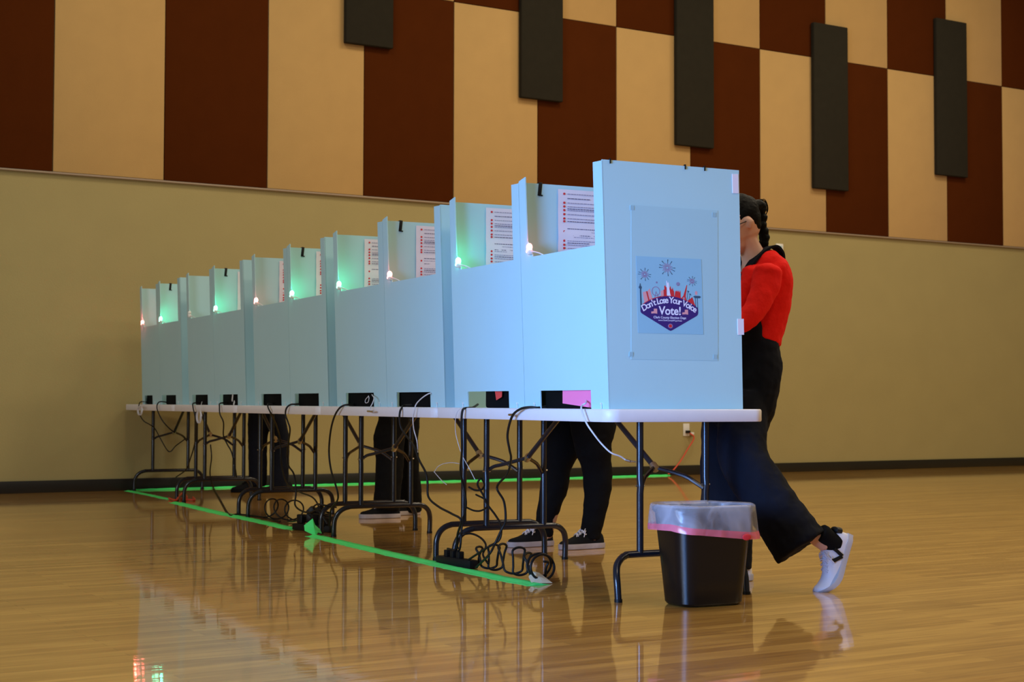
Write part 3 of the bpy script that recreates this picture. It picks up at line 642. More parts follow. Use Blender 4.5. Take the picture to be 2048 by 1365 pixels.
# pale security cords
cord([L((.07, .31, .80)), ca(1172, 806, .02), ca(1164, 812, .0), ca(1163, 820, -.022), ca(1172, 845, -.022), ca(1185, 865, -.01), ca(1203, 888, .02), ca(1222, 906, .05), ca(1240, 913, .09), ca(1252, 921, .12)], .0035, 'white cord with a connector hanging from the nearest slot', M['wcable'], 'data_cable')
o = MB().tube([ca(1252, 921, .12), ca(1262, 924, .12)], .006, 8).tube([ca(1263, 924, .12), ca(1271, 924.5, .12)], .004, 8).build('connector', M['steel']); tag(o, 'small metal connector tip dangling beside the nearest table leg', 'connector')
cord([L((.06, 1.86, .828)), ca(860, 787, .02), ca(846, 795, .0), ca(833, 808, -.012), ca(829, 820, -.022), ca(826, 838, -.022), ca(828, 860, -.01), ca(834, 883, .0), ca(836, 905, .02)], .003, 'pale grey cord curving down from the third booth slot', M['wcable'], 'data_cable')
cord([ca(869, 944, .3), ca(876, 934, .3), ca(888, 928, .3), ca(905, 926, .3), ca(925, 930, .3), ca(938, 938, .3)], .002, 'thin grey cord sagging in mid air behind the second table leg', M['wcable'], 'data_cable')
cord([ca(868, 944, .3), ca(882, 960, .3), ca(893, 970, .3)], .0022, 'short thin white cord below the grey one behind the tables', M['wcable'], 'data_cable')
cord([ca(925, 815, -.012), ca(915, 824, -.022), ca(911, 840, -.022), ca(912, 870, .0), ca(924, 910, .02), ca(940, 940, .05), ca(950, 960, .07)], .0018, 'thread-thin pale cord hanging at the second booth', M['wcable'], 'data_cable')
cord([ca(744, 790, .02), ca(748, 797, .0), ca(745, 807, -.01), ca(741, 815, -.022), ca(741, 822, -.026)], .0028, 'white cord end draped on the table edge at the fourth booth', M['wcable'], 'data_cable')
o = MB().tube([ca(735, 823, -.03), ca(747, 823.5, -.03)], .005, 8).build('connector', M['steel']); tag(o, 'small metal connector on the table edge under the fourth booth', 'connector')
cord([ca(737, 793, -.004), ca(731, 800, -.006), ca(731, 806, -.006), ca(736, 805, -.006), ca(738, 797, -.006), ca(737, 792, -.004)], .002, 'tiny loop of white cord in the slot of the fourth booth', M['wcable'], 'data_cable')
o = MB().tube([ca(1018, 830, -.03), ca(1026, 830, -.03)], .005, 8).build('connector', M['steel']); tag(o, 'small metal connector on the table edge under the second booth', 'connector')
for (cx, cy, lab) in ((398, 834, 'bundle of pale cord hanging from the table at the eighth booth'), (280, 822, 'bundle of pale cord hanging from the table at the farthest booth')):
    pts = []
    for i in range(34):
        a = i*.95; pts.append(ca(cx+4*math.cos(a)+.12*i-2, cy+ (13 if cx > 300 else 9)*math.sin(a), -.03-.0006*i))
    cord([ca(cx+6, 804, .0), ca(cx+4, 812, -.022)]+pts, .0022, lab, M['wcable'], 'cable_bundle', sub=3)
# red extension cord
cord([Vector((10.585, WALL_Y-.045, .455)), Vector((10.63, WALL_Y-.06, .40)), Vector((10.55, WALL_Y-.05, .28)), Vector((10.45, WALL_Y-.05, .15)), Vector((10.33, WALL_Y-.07, .05)), Vector((10.27, WALL_Y-.07, .016))], .008, 'red extension cord dropping from the wall outlet to the green tape', M['redcord'], 'extension_cable')
cord([fl(338, 1000)+Vector((0, 0, .01)), fl(352, 1004)+Vector((0, 0, .012)), fl(358, 1000)+Vector((0, 0, .03)), fl(366, 992)+Vector((0, 0, .02)), fl(374, 999)+Vector((0, 0, .012)), fl(362, 1001)+Vector((0, 0, .01)), fl(388, 1003)+Vector((0, 0, .01)), fl(386, 998)+Vector((0, 0, .01))], .008, 'red cord emerging between the green tapes by the fourth table', M['redcord'], 'extension_cable')

def strip(p, q, label):
    p, q = Vector(p), Vector(q); d = q-p; t = empty('power_strip', p, math.atan2(d.y, d.x), label, 'power strip', 'black power strips under the tables')
    Ln = d.length
    MB().box((Ln/2, 0, .021), (Ln, .05, .040), bevel=.005).build('body', M['black'], t)
    return t, Ln
t, Ln = strip(fl(880, 1128), fl(948, 1139), 'black power strip behind the green tape under the second table')
for i in range(3):
    MB().box((.07+.055*i, 0, .056), (.028, .03, .034), bevel=.004).build('outlet_plug', M['black'], t)
t2, _ = strip(fl(590, 1060), fl(665, 1066), 'black power strip heaped with adapters under the middle table')
for i, (x, y, z, s_) in enumerate(((.06, .0, .07, .05), (.13, .02, .075, .06), (.19, 0, .08, .065), (.24, .03, .07, .06), (.15, .0, .12, .05), (.21, .01, .13, .05), (.27, -.01, .06, .05))):
    MB().box((x, y, z), (s_, s_*.9, s_*1.1), rot=Matrix.Rotation(.5*i, 3, 'Z') @ Matrix.Rotation(.2*i, 3, 'X'), bevel=.008).build('power_adapter', M['black'], t2)
c0, c1 = fl(950, 1137), fl(1085, 1166)
pts = []
N_ = 56
for i in range(N_):
    s_ = i/(N_-1); a = s_*2*math.pi*5.5
    base = c0.lerp(c1, s_); r_ = .035+.020*math.sin(s_*math.pi)
    pts.append(base + Vector((.75*r_*math.sin(a)+.01*math.sin(3*a), .6*r_*math.sin(a*.5+1), .012+r_*1.15*(1-math.cos(a)))))
cord(pts, .0055, 'springy tangle of black cord standing on the floor at the end of the green tape', sub=4)
pts = [c1 + Vector((.01*i/6+.07*math.sin(i*.78)-.02, .03*math.cos(i*.5), .014+.055*(1-math.cos(i*.78)))) for i in range(17)]
cord(pts, .0055, 'black cord ring looping up above the masking tape scrap', sub=4)
c0, c1 = fl(530, 1040), fl(600, 1046)
pts = []
for i in range(40):
    s_ = i/39; a = s_*2*math.pi*3
    pts.append(c0.lerp(c1, s_) + Vector((.075*math.sin(a), .03*math.cos(a*.7), .012+.065*(1-math.cos(a)))))
cord(pts, .005, 'loose loops of black cord on the floor under the middle table', sub=4)
cord([fl(575, 1050)+Vector((0, 0, .02)), ca(590, 1043, .06), ca(607, 1035, .06), ca(620, 1030, .08), ca(634, 1029, .08), L((.12, 3.5, .10))], .005, 'black cord rising from the loops to the heap of adapters')
cord([L((.14, 3.60, .12)), ca(628, 1018, .05), ca(634, 1009, .05), ca(642, 1010, .05), L((.14, 3.5, .16))], .005, 'small arch of black cord above the heap of adapters')
# hanging loops between the legs of the first two tables
cord([ca(938, 975, .12), ca(950, 981, .13), ca(963, 980, .14), ca(969, 970, .14), ca(962, 958, .12), ca(955, 970, .10), ca(966, 990, .1), ca(975, 1010, .1), ca(990, 1030, .1), ca(1002, 1052, .08), ca(1000, 1078, .07), ca(985, 1090, .05), ca(968, 1100, .04), L((.06, 1.50, .02))], .005, 'black cord drooping in loops between the legs of the first two tables')
cord([ca(934, 1016, .12), ca(948, 1022, .12), ca(962, 1022, .13), ca(974, 1014, .13), ca(970, 1000, .12), ca(952, 990, .12)], .0045, 'thin loop of black cord beside the first pole of the second table')
cord([ca(916, 1098, .05), ca(913, 1085, .05), ca(922, 1072, .07), ca(942, 1068, .1), ca(962, 1077, .1), ca(972, 1092, .08), ca(966, 1110, .05), ca(976, 1128, .04)], .005, 'black cord arching up from the power strip')

# ---------------------------------------------------------------- people
def loft(mb, secs, n=20, cap_round=.5):
    """secs: (centre, r_ref, r_other, ref) ellipse sections along a path, closed with rounded ends"""
    cs = [Vector(s_[0]) for s_ in secs]; rings = []
    N = len(secs)
    def ring(c, t, r1, r2, ref):
        u = Vector(ref); u = (u - t*u.dot(t)); u = u.normalized() if u.length > 1e-4 else t.orthogonal().normalized(); v = t.cross(u)
        return [c + u*r1*math.cos(2*math.pi*k/n) + v*r2*math.sin(2*math.pi*k/n) for k in range(n)]
    tan = []
    for i in range(N):
        t = cs[min(i+1, N-1)]-cs[max(i-1, 0)]; tan.append(t.normalized())
    s0 = secs[0]; m0 = min(s0[1], s0[2])*cap_round
    for f, k in ((1.0, .25), (.55, .72)): rings.append(ring(cs[0]-tan[0]*m0*f, tan[0], s0[1]*k, s0[2]*k, s0[3]))
    # interpolate for smoothness
    P = [cs[0]*2-cs[1]]+cs+[cs[-1]*2-cs[-2]]
    for i in range(N):
        rings.append(ring(cs[i], tan[i], secs[i][1], secs[i][2], secs[i][3]))
        if i < N-1:
            for t in (.25, .5, .75):
                a, b_, c, d = P[i], P[i+1], P[i+2], P[i+3]
                p = .5*((2*b_)+(c-a)*t+(2*a-5*b_+4*c-d)*t*t+(3*b_-a-3*c+d)*t**3)
                tt = tan[i].lerp(tan[i+1], t).normalized(); e = t*t*(3-2*t)
                rings.append(ring(p, tt, secs[i][1]*(1-e)+secs[i+1][1]*e, secs[i][2]*(1-e)+secs[i+1][2]*e, Vector(secs[i][3]).lerp(Vector(secs[i+1][3]), t)))
    s1 = secs[-1]; m1 = min(s1[1], s1[2])*cap_round
    for f, k in ((.55, .72), (1.0, .25)): rings.append(ring(cs[-1]+tan[-1]*m1*f, tan[-1], s1[1]*k, s1[2]*k, s1[3]))
    mb.rings(rings)
def fuse(name, mb, mt, parent, voxel=.009, smooth_n=4, disp=None):
    """one continuous surface out of overlapping lofts"""
    me = mb.mesh('tmp'); o = bpy.data.objects.new('tmp', me); C.objects.link(o)
    m_ = o.modifiers.new('r', 'REMESH'); m_.mode = 'VOXEL'; m_.voxel_size = voxel
    m_ = o.modifiers.new('s', 'SMOOTH'); m_.factor = .6; m_.iterations = smooth_n
    if disp:
        tx = bpy.data.textures.new('folds', 'CLOUDS'); tx.noise_scale = disp[1]
        d = o.modifiers.new('d', 'DISPLACE'); d.texture = tx; d.strength = disp[0]; d.mid_level = .5; d.texture_coords = 'GLOBAL'
    bpy.context.view_layer.update()
    me2 = bpy.data.meshes.new_from_object(o.evaluated_get(bpy.context.evaluated_depsgraph_get()))
    bpy.data.objects.remove(o)
    r = link(name, me2, mt, parent, smooth=180); me2.name = name
    return r
AY = (0, 1, 0)
def hand(mb, wrist, dirv, down, side=1):
    """open relaxed hand: palm with five curled fingers; dirv points along the fingers, down is the palm normal"""
    d = Vector(dirv).normalized(); dn = Vector(down); dn = (dn-d*dn.dot(d)).normalized(); s_ = d.cross(dn)*side
    w_ = Vector(wrist)
    loft(mb, [(w_-d*.02, .026, .019, s_), (w_+d*.03, .036, .016, s_), (w_+d*.085, .040, .013, s_)])
    for i, (off, ln, r_) in enumerate(((.031, .068, .0085), (.010, .078, .009), (-.011, .072, .0088), (-.031, .056, .008))):
        p = w_+d*.078+s_*off; q = p+d*ln*.5+dn*.006; e = q+d*ln*.38+dn*(.018+.004*i)
        loft(mb, [(p, r_*1.1, r_*1.05, s_), (q, r_, r_, s_), (e, r_*.85, r_*.85, s_)], n=10)
    p = w_+d*.02+s_*.032; q = p+d*.035+s_*.022+dn*.01; e = q+d*.032+s_*.004+dn*.012
    loft(mb, [(p, .012, .012, dn), (q, .0105, .0105, dn), (e, .009, .009, dn)], n=10)
def head(mb, c, tilt, fwd=(-1, 0, 0)):
    """c = centre of the skull; tilt = forward tilt in radians, facing fwd"""
    f = Vector(fwd).normalized(); s_ = Vector((0, 0, 1)).cross(f); M_ = Matrix.Rotation(tilt, 3, s_)
    def T(a, b_, z): return Vector(c) + M_ @ (f*a + s_*b_ + Vector((0, 0, z)))
    up = M_ @ Vector((0, 0, 1)); ff = M_ @ f
    loft(mb, [(T(-.010, 0, -.055), .060, .078, s_), (T(-.012, 0, 0), .074, .094, s_), (T(-.014, 0, .04), .070, .088, s_), (T(-.014, 0, .085), .045, .055, s_)], cap_round=.7)
    loft(mb, [(T(.038, 0, .02), .060, .050, s_), (T(.040, 0, -.035), .056, .048, s_), (T(.046, 0, -.085), .038, .036, s_), (T(.058, 0, -.112), .022, .022, s_)], cap_round=.6)
    loft(mb, [(T(.088, 0, .008), .008, .008, s_), (T(.100, 0, -.018), .011, .011, s_), (T(.106, 0, -.034), .015, .010, s_)], n=10)   # nose
    loft(mb, [(T(.084, -.020, -.066), .004, .005, ff), (T(.091, 0, -.064), .007, .007, ff), (T(.084, .020, -.066), .004, .005, ff)], n=8)  # lips
    for q in (-1, 1):
        loft(mb, [(T(.000, q*.076, .022), .008, .014, s_), (T(-.004, q*.087, .002), .010, .018, s_), (T(.002, q*.080, -.026), .007, .010, s_)], n=10)
    return T
def eyes(T, parent, f=(-1, 0, 0)):
    for q in (-1, 1):
        e = MB().sphere(T(.078, q*.030, .004), .012).build('eye', M['white'], parent)
        MB().sphere(T(.0862, q*.030, .004), .0055).build('iris', M['hair'], e)
def shoe(parent, name, upper, sole, lace, M4, ln=.285, low=True, bend=0, logo=False):
    def hw(x):
        K = [(0, .022), (.02, .032), (.07, .034), (.12, .036), (.18, .044), (.225, .045), (.26, .038), (.275, .029), (.283, .019), (.287, .010)]
        x = x/ln*.287
        for (a, va), (b_, vb) in zip(K, K[1:]):
            if x <= b_: return va+(vb-va)*max(0, (x-a))/(b_-a)
        return .006
    def bd(v):
        x = v.x-.17*ln/.285
        if bend and x > 0:
            a = bend*min(1, x/.10); return Vector((v.x-x+x*math.cos(a*.6), v.y, v.z+x*math.sin(a*.8)))
        return v
    xs = [0, .006, .02, .045, .07, .10, .13, .16, .19, .215, .24, .26, .275, .284]
    xs = [x*ln/.285 for x in xs]
    T4 = lambda v: M4 @ bd(Vector(v))
    def out(z, g, shr=0):
        p = [(x, hw(x)+g) for x in xs]; 
        return [T4((x + (-.004 if x == 0 else .004 if x == xs[-1] else 0)*(1 if g > 0 else 0), y, z)) for x, y in p] + [T4((x + (-.004 if x == 0 else .004 if x == xs[-1] else 0)*(1 if g > 0 else 0), -y, z)) for x, y in p[::-1]]
    root = empty(name, (0, 0, 0), 0); root.parent = parent
    b = MB(); b.rings([out(.000, -.004), out(.003, .002), out(.024, .003), out(.030, .001)]); b.build('sole', sole, root, smooth=50)
    HK = [(0, .072), (.02, .092), (.045, .086), (.07, .088), (.10, .108), (.13, .100), (.16, .084), (.19, .068), (.215, .058), (.24, .052), (.26, .048), (.275, .043), (.284, .034)]
    def hh(x):
        x = x/ln*.285
        for (a, va), (b_, vb) in zip(HK, HK[1:]):
            if x <= b_: return va+(vb-va)*max(0, (x-a))/(b_-a)
        return .024
    rs = []
    for x in xs:
        h_, w_ = hh(x), hw(x)
        tw = .5 if x < .14 else .62
        r_ = []
        for k in range(15):
            a = math.pi*k/14; cx = math.cos(a); sz = math.sin(a)
            wy = w_*(abs(cx)**.7)*(1 if cx >= 0 else -1) * (1-(1-tw)*sz**1.4)
            r_.append(T4((x, wy, .022+(h_-.022)*sz**.75)))
        rs.append(r_)
    b = MB(); b.rings(rs); up = b.build('upper', upper, root, smooth=70)
    lc = MB()
    for i in range(5):
        x = (.105+.017*i)*ln/.285; z = hh(x)+.004
        lc.tube([T4((x+.004, .022, z-.012)), T4((x, .010, z)), T4((x+.003, -.010, z)), T4((x+.006, -.022, z-.012))], .0028, 6)
        lc.tube([T4((x+.012, .020, z-.014)), T4((x, 0, z+.001)), T4((x-.006, -.020, z-.011))], .0026, 6)
    for q in (-1, 1):
        lc.tube(spline([T4((.108, 0, .098)), T4((.118, q*.018, .108)), T4((.135, q*.030, .088)), T4((.120, q*.030, .078)), T4((.106, 0, .096))], 5), .0024, 6)
        lc.tube(spline([T4((.108, 0, .098)), T4((.125, q*.030, .095)), T4((.140, q*.040, .066))], 5), .0024, 6)
    lc.build('laces', lace, root)
    return root, T4, hh, hw

def legs_person(label, legs, hipc, feet, scale=1.0, skin='skin2', top_mat=None, leg_mat='denim', hipw=.155, shirt=None, lean=.22, height=1.70, hair_len=0, crouch=0, sy=0, sole=None):
    """a voter facing the booth (-a); legs = two lists of (centre, r_side, r_front)"""
    tops = [lg[0][0] for lg in legs]
    hipc = ((tops[0].x+tops[1].x)/2, (tops[0].y+tops[1].y)/2, hipc[2])
    t = empty('person', rw(*hipc[:2], 0), label=label, cat='person')
    O = Vector((hipc[0], hipc[1], 0))
    loc = lambda v: Vector(v)-O
    pm = MB()
    for lg in legs: loft(pm, [(loc(c), ry, rx, AY) for c, rx, ry in [(Vector((hipc[0]*.6+lg[0][0].x*.4, hipc[1]*.45+lg[0][0].y*.55, hipc[2]+.02)), .095, .10)]+list(lg)], cap_round=.15)
    hz = hipc[2]; hc = Vector((0, 0, hz))
    loft(pm, [(hc+Vector((0, 0, -.10)), hipw, .115, AY), (hc, hipw+.012, .125, AY), (hc+Vector((-.01, 0, .10)), hipw-.015, .11, AY), (hc+Vector((-.02, 0, .16)), hipw-.03, .10, AY)])
    fuse('trousers', pm, M[leg_mat], t, .010, 3, (.010, .05))
    sh = Vector((-lean, sy, height*.82-crouch))     # shoulder centre
    sm = MB()
    loft(sm, [(hc+Vector((-.01, 0, .03)), hipw+.005, .118, AY), (hc+Vector((-.02, 0, .13)), hipw-.02, .108, AY), (hc.lerp(sh, .55)+Vector((.02, 0, 0)), .150, .112, AY), (hc.lerp(sh, .82)+Vector((.01, 0, 0)), .175, .105, AY), (sh, .165, .075, AY), (sh+Vector((-.015, 0, .05)), .075, .06, AY)])
    bm_ = MB()
    hd = sh+Vector((-.06, 0, .235))
    T = head(bm_, hd, .35)
    loft(bm_, [(sh+Vector((-.01, 0, .02)), .062, .06, AY), (sh+Vector((-.03, 0, .12)), .055, .056, AY), (hd+Vector((.02, 0, -.05)), .055, .058, AY)])
    loft(bm_, [(hc+Vector((0, 0, -.05)), hipw-.05, .075, AY), (hc.lerp(sh, .28)+Vector((.005, 0, 0)), .095, .065, AY), (hc.lerp(sh, .55)+Vector((.02, 0, 0)), .105, .070, AY), (sh+Vector((0, 0, -.04)), .13, .058, AY)])
    for q in (-1, 1):
        s0 = sh+Vector((0, q*.165, -.02)); el = sh+Vector((-.06, q*.205, -.285)); wr_ = Vector((el.x-.235, sy+q*.13, el.z+.03))
        loft(sm, [(s0, .058, .060, AY), (s0.lerp(el, .5), .050, .052, AY), (el, .044, .046, AY), (el.lerp(wr_, .5), .042, .042, AY), (wr_, .032, .032, AY)])
        loft(bm_, [(s0, .042, .042, AY), (el, .036, .036, AY), (wr_+Vector((.02, 0, 0)), .024, .024, AY)])
        hand(bm_, wr_, (-1, 0, -.10), (0, 0, -1), q)
    for lg, ft in zip(legs, feet):
        loft(bm_, [(loc(lg[0][0])+Vector((0, 0, .05)), .07, .07, AY), (loc(lg[len(lg)//2][0]), .055, .055, AY), (loc(lg[-1][0])+Vector((0, 0, .0)), .036, .04, AY), (Vector((loc(lg[-1][0]).x, loc(lg[-1][0]).y, .05)), .034, .036, AY)])
    bd_ = fuse('body', bm_, M[skin], t, .008, 3)
    eyes(T, bd_)
    fuse('shirt', sm, shirt or M['denim'], t, .010, 3, (.010, .06))
    hm_ = MB()
    f = 1
    loft(hm_, [(T(-.035, 0, -.07), .066, .060, AY), (T(-.028, 0, 0), .083, .092, AY), (T(-.022, 0, .045), .080, .094, AY), (T(-.016, 0, .098), .05, .06, AY)])
    if hair_len: loft(hm_, [(T(-.06, 0, .02), .075, .05, AY), (T(-.075, 0, -.10), .070, .035, AY), (T(-.07, 0, -.10-hair_len), .05, .022, AY)])
    fuse('hair', hm_, M['hair'], t, .008, 2, (.006, .02))
    for (x, y, ang, ln) in feet:
        M4 = Matrix.Translation(loc((x, y, 0))) @ Matrix.Rotation(ang, 4, 'Z')
        shoe(t, 'shoe', M['bshoe'], sole or M['gsole'], M['lace'] if sole is None else M['denim'], M4, ln)
    return t
def Bq(px, py, b): return at_b(px, py, b)
# voter at the second booth: tight black jeans, black canvas shoes with pale laces
def sec(rows, b): return [(Bq((x0+x1)/2, y, b), (x1-x0)/2/F_PX*1.0*((RM @ Bq((x0+x1)/2, y, b))-Vector((0, 0, H_CAM))).dot(_F)*1.05, ry) for x0, x1, y, ry in rows]
bL, bRt = 2.33, 2.10
lgL = sec([(1086, 1195, 790, .10), (1085, 1178, 852, .10), (1085, 1163, 895, .092), (1083, 1142, 935, .070), (1081, 1138, 970, .068), (1076, 1122, 1010, .062), (1071, 1111, 1042, .046), (1072, 1107, 1062, .044), (1073, 1107, 1074, .043)], bL)
lgR = sec([(1125, 1238, 790, .10), (1140, 1233, 852, .10), (1151, 1222, 900, .092), (1164, 1224, 935, .072), (1167, 1224, 968, .070), (1168, 1217, 1005, .062), (1164, 1209, 1040, .050), (1160, 1202, 1068, .046), (1161, 1201, 1079, .045)], bRt)
legs_person('person in tight black jeans and black canvas shoes standing behind the nearest table', [lgL, lgR], (1.02, 2.215, .86),
            [(.965, 2.33, math.pi*1.0+.02, .265), (1.155, 2.10, math.pi+.05, .265)], hipw=.175, height=1.66, hair_len=.18, lean=.20, sy=-.08)
b1, b2 = 4.62, 4.86
lg1 = sec([(765, 830, 790, .11), (758, 818, 845, .11), (748, 808, 880, .11), (753, 806, 930, .10), (750, 800, 985, .095), (747, 798, 1018, .09)], b1)
lg2 = sec([(780, 842, 790, .11), (785, 838, 845, .11), (796, 834, 880, .105), (797, 836, 930, .095), (796, 842, 985, .095), (798, 842, 1024, .09)], b2)
legs_person('person in loose black trousers and black shoes with pale soles behind the second table', [lg1, lg2], (.98, 4.74, .90),
            [(.985, 4.60, math.pi-.12, .275), (1.225, 4.83, math.pi+.05, .275)], hipw=.17, height=1.74, lean=.22, sy=-.16)
b1, b2 = 7.95, 7.80
lg1 = sec([(498, 550, 795, .11), (497, 542, 842, .11), (497, 534, 875, .10), (498, 533, 910, .095), (498, 533, 950, .09), (499, 532, 972, .085)], b1)
lg2 = sec([(525, 570, 795, .11), (533, 570, 842, .11), (546, 577, 875, .10), (548, 577, 910, .095), (542, 576, 950, .095), (540, 576, 974, .09)], b2)
legs_person('person in dark navy trousers behind the fourth table, farthest voter in the row', [lg1, lg2], (1.06, 7.87, .88),
            [(1.05, 7.95, math.pi, .27), (1.27, 7.78, math.pi, .27)], hipw=.165, leg_mat='navy', height=1.72, lean=.2, sy=-.10, sole=M['denim'])

# ---- the woman in red at the nearest booth
wt = empty('person', rw(.92, .33, 0), label='woman in red top and wide black overalls at the nearest booth, one heel raised', cat='person')
WO = Vector((.92, .33, 0))
def q1(px, py, b=.45): return Bq(px, py, b)-WO
SX = 460/1.0   # pixels per metre near her
def WS(rows, ref=AY): return [(q1(x, y, b), ry, rx/SX, ref) for x, y, rx, ry, b in rows]
def WM(sgn, rows):          # the far arm mirrors the near one
    o_ = WS([(x, y, rx, ry, (b if sgn < 0 else .90-b)) for x, y, rx, ry, b in rows])
    return o_ if sgn < 0 else [(Vector((c.x, -c.y, c.z)), r1, r2, rf) for c, r1, r2, rf in o_]
# black overalls: hips, standing leg, trailing leg
pm = MB()
loft(pm, WS([(1500, 672, 47, .135, .45), (1503, 700, 52, .150, .45), (1503, 735, 55, .170, .45), (1494, 775, 56, .178, .45), (1484, 815, 58, .175, .45), (1474, 850, 60, .150, .45)]))
loft(pm, WS([(1462, 790, 52, .095, .50), (1459, 850, 58, .115, .53), (1455, 920, 56, .115, .54), (1454, 990, 52, .115, .54), (1452, 1060, 53, .120, .53), (1450, 1137, 52, .125, .52)]), cap_round=.03)
hemdir = (q1(1560, 1133, .04)-q1(1650, 1064, .04))
back = [(1492, 800, 50, .10, .38), (1484, 862, 48, .112, .33), (1488, 920, 49, .112, .27), (1520, 975, 50, .110, .19), (1557, 1032, 52, .108, .11), (1603, 1096, 57, .105, .03)]
loft(pm, WS(back), cap_round=.03)
# bib and folds
loft(pm, WS([(1478, 560, 22, .095, .45), (1480, 620, 34, .115, .45), (1490, 680, 44, .130, .45)]))
ov = fuse('overalls', pm, M['navy'], wt, .008, 3, (.016, .07))
# straps over the shoulders
for bb in (.395, .505):
    st = MB(); pts = [q1(x_, y_)+Vector((0, bb-.45, 0)) for x_, y_ in ((1462, 600), (1474, 556), (1489, 527), (1510, 505), (1531, 495), (1543, 503), (1548, 520), (1545, 560), (1540, 640))]
    P = spline(pts, 5); rings = []
    for i, p in enumerate(P):
        t_ = (P[min(i+1, len(P)-1)]-P[max(i-1, 0)]).normalized(); nrm = t_.cross(Vector((0, 1, 0))).normalized(); yy = Vector((0, 1, 0))
        rings.append([p+yy*.026+nrm*.004, p-yy*.026+nrm*.004, p-yy*.026-nrm*.006, p+yy*.026-nrm*.006])
    st.rings(rings).build('strap', M['navy'], wt, smooth=60)
# red knitted top
rm = MB()
loft(rm, WS([(1507, 684, 51, .140, .45), (1512, 660, 52, .142, .45), (1520, 630, 53, .146, .45), (1524, 600, 54, .156, .45), (1525, 565, 52, .170, .45), (1521, 540, 44, .172, .45), (1514, 521, 33, .140, .45), (1507, 510, 24, .085, .45)]), cap_round=.25)
for sgn, bs in ((-1, .45-.165), (1, .45+.165)):
    loft(rm, WM(sgn, [(1536, 540, 29, .058, bs), (1533, 565, 31, .060, bs), (1520, 600, 26, .052, bs+sgn*.02), (1502, 630, 23, .048, bs+sgn*.03), (1478, 648, 20, .044, bs+sgn*.02), (1440, 640, 17, .040, bs-sgn*.01), (1398, 622, 14, .034, bs-sgn*.05)]))
fuse('red_top', rm, M['red'], wt, .008, 3, (.010, .05))
# body
bm_ = MB()
hc = q1(1478, 449)
T = head(bm_, hc, .42)
loft(bm_, WS([(1512, 540, 30, .10, .45), (1506, 512, 23, .060, .45), (1497, 490, 21, .052, .45), (1484, 468, 24, .052, .45)]))
loft(bm_, WS([(1500, 760, 40, .13, .45), (1510, 660, 40, .11, .45), (1518, 560, 38, .13, .45)]))
for sgn, bs in ((-1, .45-.165), (1, .45+.165)):
    loft(bm_, WM(sgn, [(1534, 548, 20, .042, bs), (1502, 630, 16, .036, bs+sgn*.03), (1440, 640, 13, .030, bs-sgn*.01), (1398, 622, 11, .024, bs-sgn*.05)]))
    hp = q1(1394, 621, .335); hand(bm_, Vector((hp.x, sgn*abs(hp.y), hp.z)), (-1, 0, .05), (0, 0, -1), sgn)
loft(bm_, WS([(1470, 800, 34, .085, .53), (1456, 950, 28, .06, .54), (1462, 1090, 18, .045, .50), (1470, 1140, 16, .038, .48)]))
loft(bm_, WS([(1492, 800, 34, .085, .37), (1492, 915, 30, .065, .27), (1565, 1020, 26, .055, .07), (1628, 1072, 16, .034, .02), (1652, 1092, 14, .028, .0)]))
bd_ = fuse('body', bm_, M['skin'], wt, .007, 3)
eyes(T, bd_)
# hair: cap, ponytail and braid
hm_ = MB()
loft(hm_, [(T(-.060, 0, -.045), .055, .036, AY), (T(-.048, 0, .000), .074, .066, AY), (T(-.026, 0, .045), .080, .094, AY), (T(-.010, 0, .085), .062, .074, AY), (T(.005, 0, .112), .03, .04, AY)])
loft(hm_, [(T(.045, -.0, .055), .060, .040, AY), (T(.030, 0, .085), .055, .05, AY)])
loft(hm_, [(q1(1506, 415), .036, .032, AY), (q1(1517, 411), .034, .026, AY), (q1(1526, 415), .028, .022, AY)])
for i, (x, y, r_) in enumerate(((1521, 420, .030), (1524, 436, .028), (1523, 450, .0275), (1527, 463, .027), (1529, 475, .0265), (1528, 487, .024), (1532, 498, .016))):
    loft(hm_, [(q1(x-3, y-5), r_*.9, r_*.75, AY), (q1(x, y+1), r_*1.05, r_*.9, AY), (q1(x+2, y+6), r_*.85, r_*.7, AY)], n=14)
hr = fuse('hair', hm_, M['hair'], wt, .005, 1, (.005, .012))
b = MB()
for i in range(9):
    rr_ = random.Random(i); x = 1524+rr_.uniform(-4, 4); 
    b.tube(spline([q1(x-14, 404+rr_.uniform(-2, 3)), q1(x, 400+rr_.uniform(-2, 3)), q1(x+7, 409), q1(x+8, 424+rr_.uniform(-3, 5)), q1(x+2, 432)], 4), .0016, 5)
b.build('loose_strand', M['hair'], wt)
# glasses
g = MB()
g.tube([T(.010, -.078, .010), T(.086, -.066, .012)], .0022, 6).tube([T(.010, .078, .010), T(.086, .066, .012)], .0022, 6)
for q_ in (-1, 1):
    g.tube([T(.092, q_*.034+.026*math.cos(k*math.pi/8), .004+.019*math.sin(k*math.pi/8)) for k in range(16)], .002, 6, closed=True)
g.tube([T(.098, -.008, .006), T(.098, .008, .006)], .002, 6)
g.build('glasses', M['black'], wt)
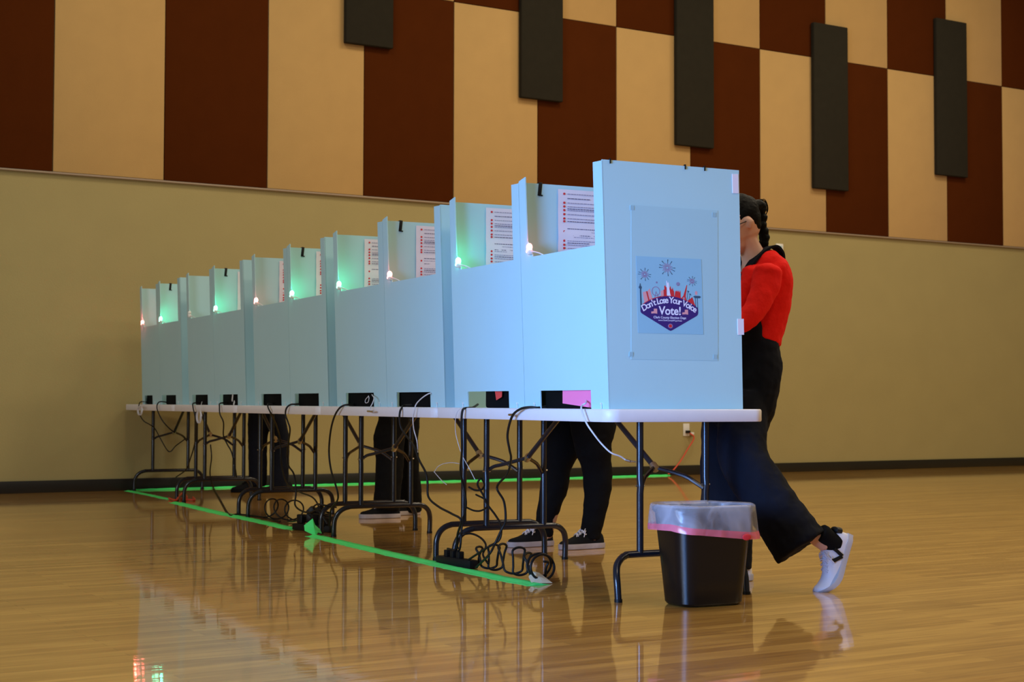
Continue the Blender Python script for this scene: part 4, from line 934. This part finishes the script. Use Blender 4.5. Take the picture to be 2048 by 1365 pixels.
# raised left shoe, seen from its outer side: toe on the floor, heel up
toe, heel = q1(1668, 1174, .0), q1(1700, 1073, .0)
xd = (toe-heel).normalized(); yd = Vector((0, 1, 0)); zd = xd.cross(yd)
if zd.x > 0: yd = -yd; zd = xd.cross(yd)
M4 = Matrix.Translation(heel+Vector((0, 0, 0))) @ Matrix((xd, yd, zd)).transposed().to_4x4()
sh_, T4, hh, hw = shoe(wt, 'sneaker', M['wshoe'], M['wsole'], M['lace'], M4, .285, bend=.6)
sd_ = -1 if (M4.to_3x3() @ Vector((0, -1, 0))).y < 0 else 1     # the side towards the camera (-b)
def vside(x, z): return T4((x, sd_*(hw(x)*.97+.002)*(1-.35*max(0, (z-.03))/.06), z))
def bar(p, q_, w_):
    bb = MB(); p = Vector((p[0], 0, p[1])); q_ = Vector((q_[0], 0, q_[1])); d = (q_-p).normalized(); nn = Vector((-d.z, 0, d.x))*w_/2
    lo = [vside(v.x, v.z)+Vector((0, .004, 0)) for v in (p+nn, p-nn, q_-nn, q_+nn)]; hi_ = [v+Vector((0, -.0085, 0)) for v in lo]
    a_ = [bb.bm.verts.new(v) for v in lo]; c_ = [bb.bm.verts.new(v) for v in hi_]
    bb.bm.faces.new(a_); bb.bm.faces.new(c_[::-1])
    for i in range(4): bb.bm.faces.new((a_[i], a_[(i+1) % 4], c_[(i+1) % 4], c_[i]))
    return bb.build('side_stripe', M['black'], sh_, smooth=None)
bar((.082, .078), (.098, .036), .014); bar((.134, .070), (.100, .036), .014)
kb = MB(); loft(kb, [(T4((.0, 0, .060)), .022, .016, yd), (T4((.004, 0, .088)), .026, .014, yd)]); kb.build('heel_tab', M['black'], sh_)
sk = MB(); loft(sk, [(T4((.055, 0, .050)), .031, .042, yd), (T4((.056, 0, .095)), .034, .044, yd), (T4((.044, 0, .135)), .037, .043, yd), (T4((.040, 0, .150)), .036, .040, yd)], cap_round=.05); sk.build('sock', M['denim'], wt)
# standing right shoe
M4 = Matrix.Translation(Vector((.985, .47, 0))-WO) @ Matrix.Rotation(math.pi, 4, 'Z')
shoe(wt, 'sneaker', M['wshoe'], M['wsole'], M['lace'], M4, .27)
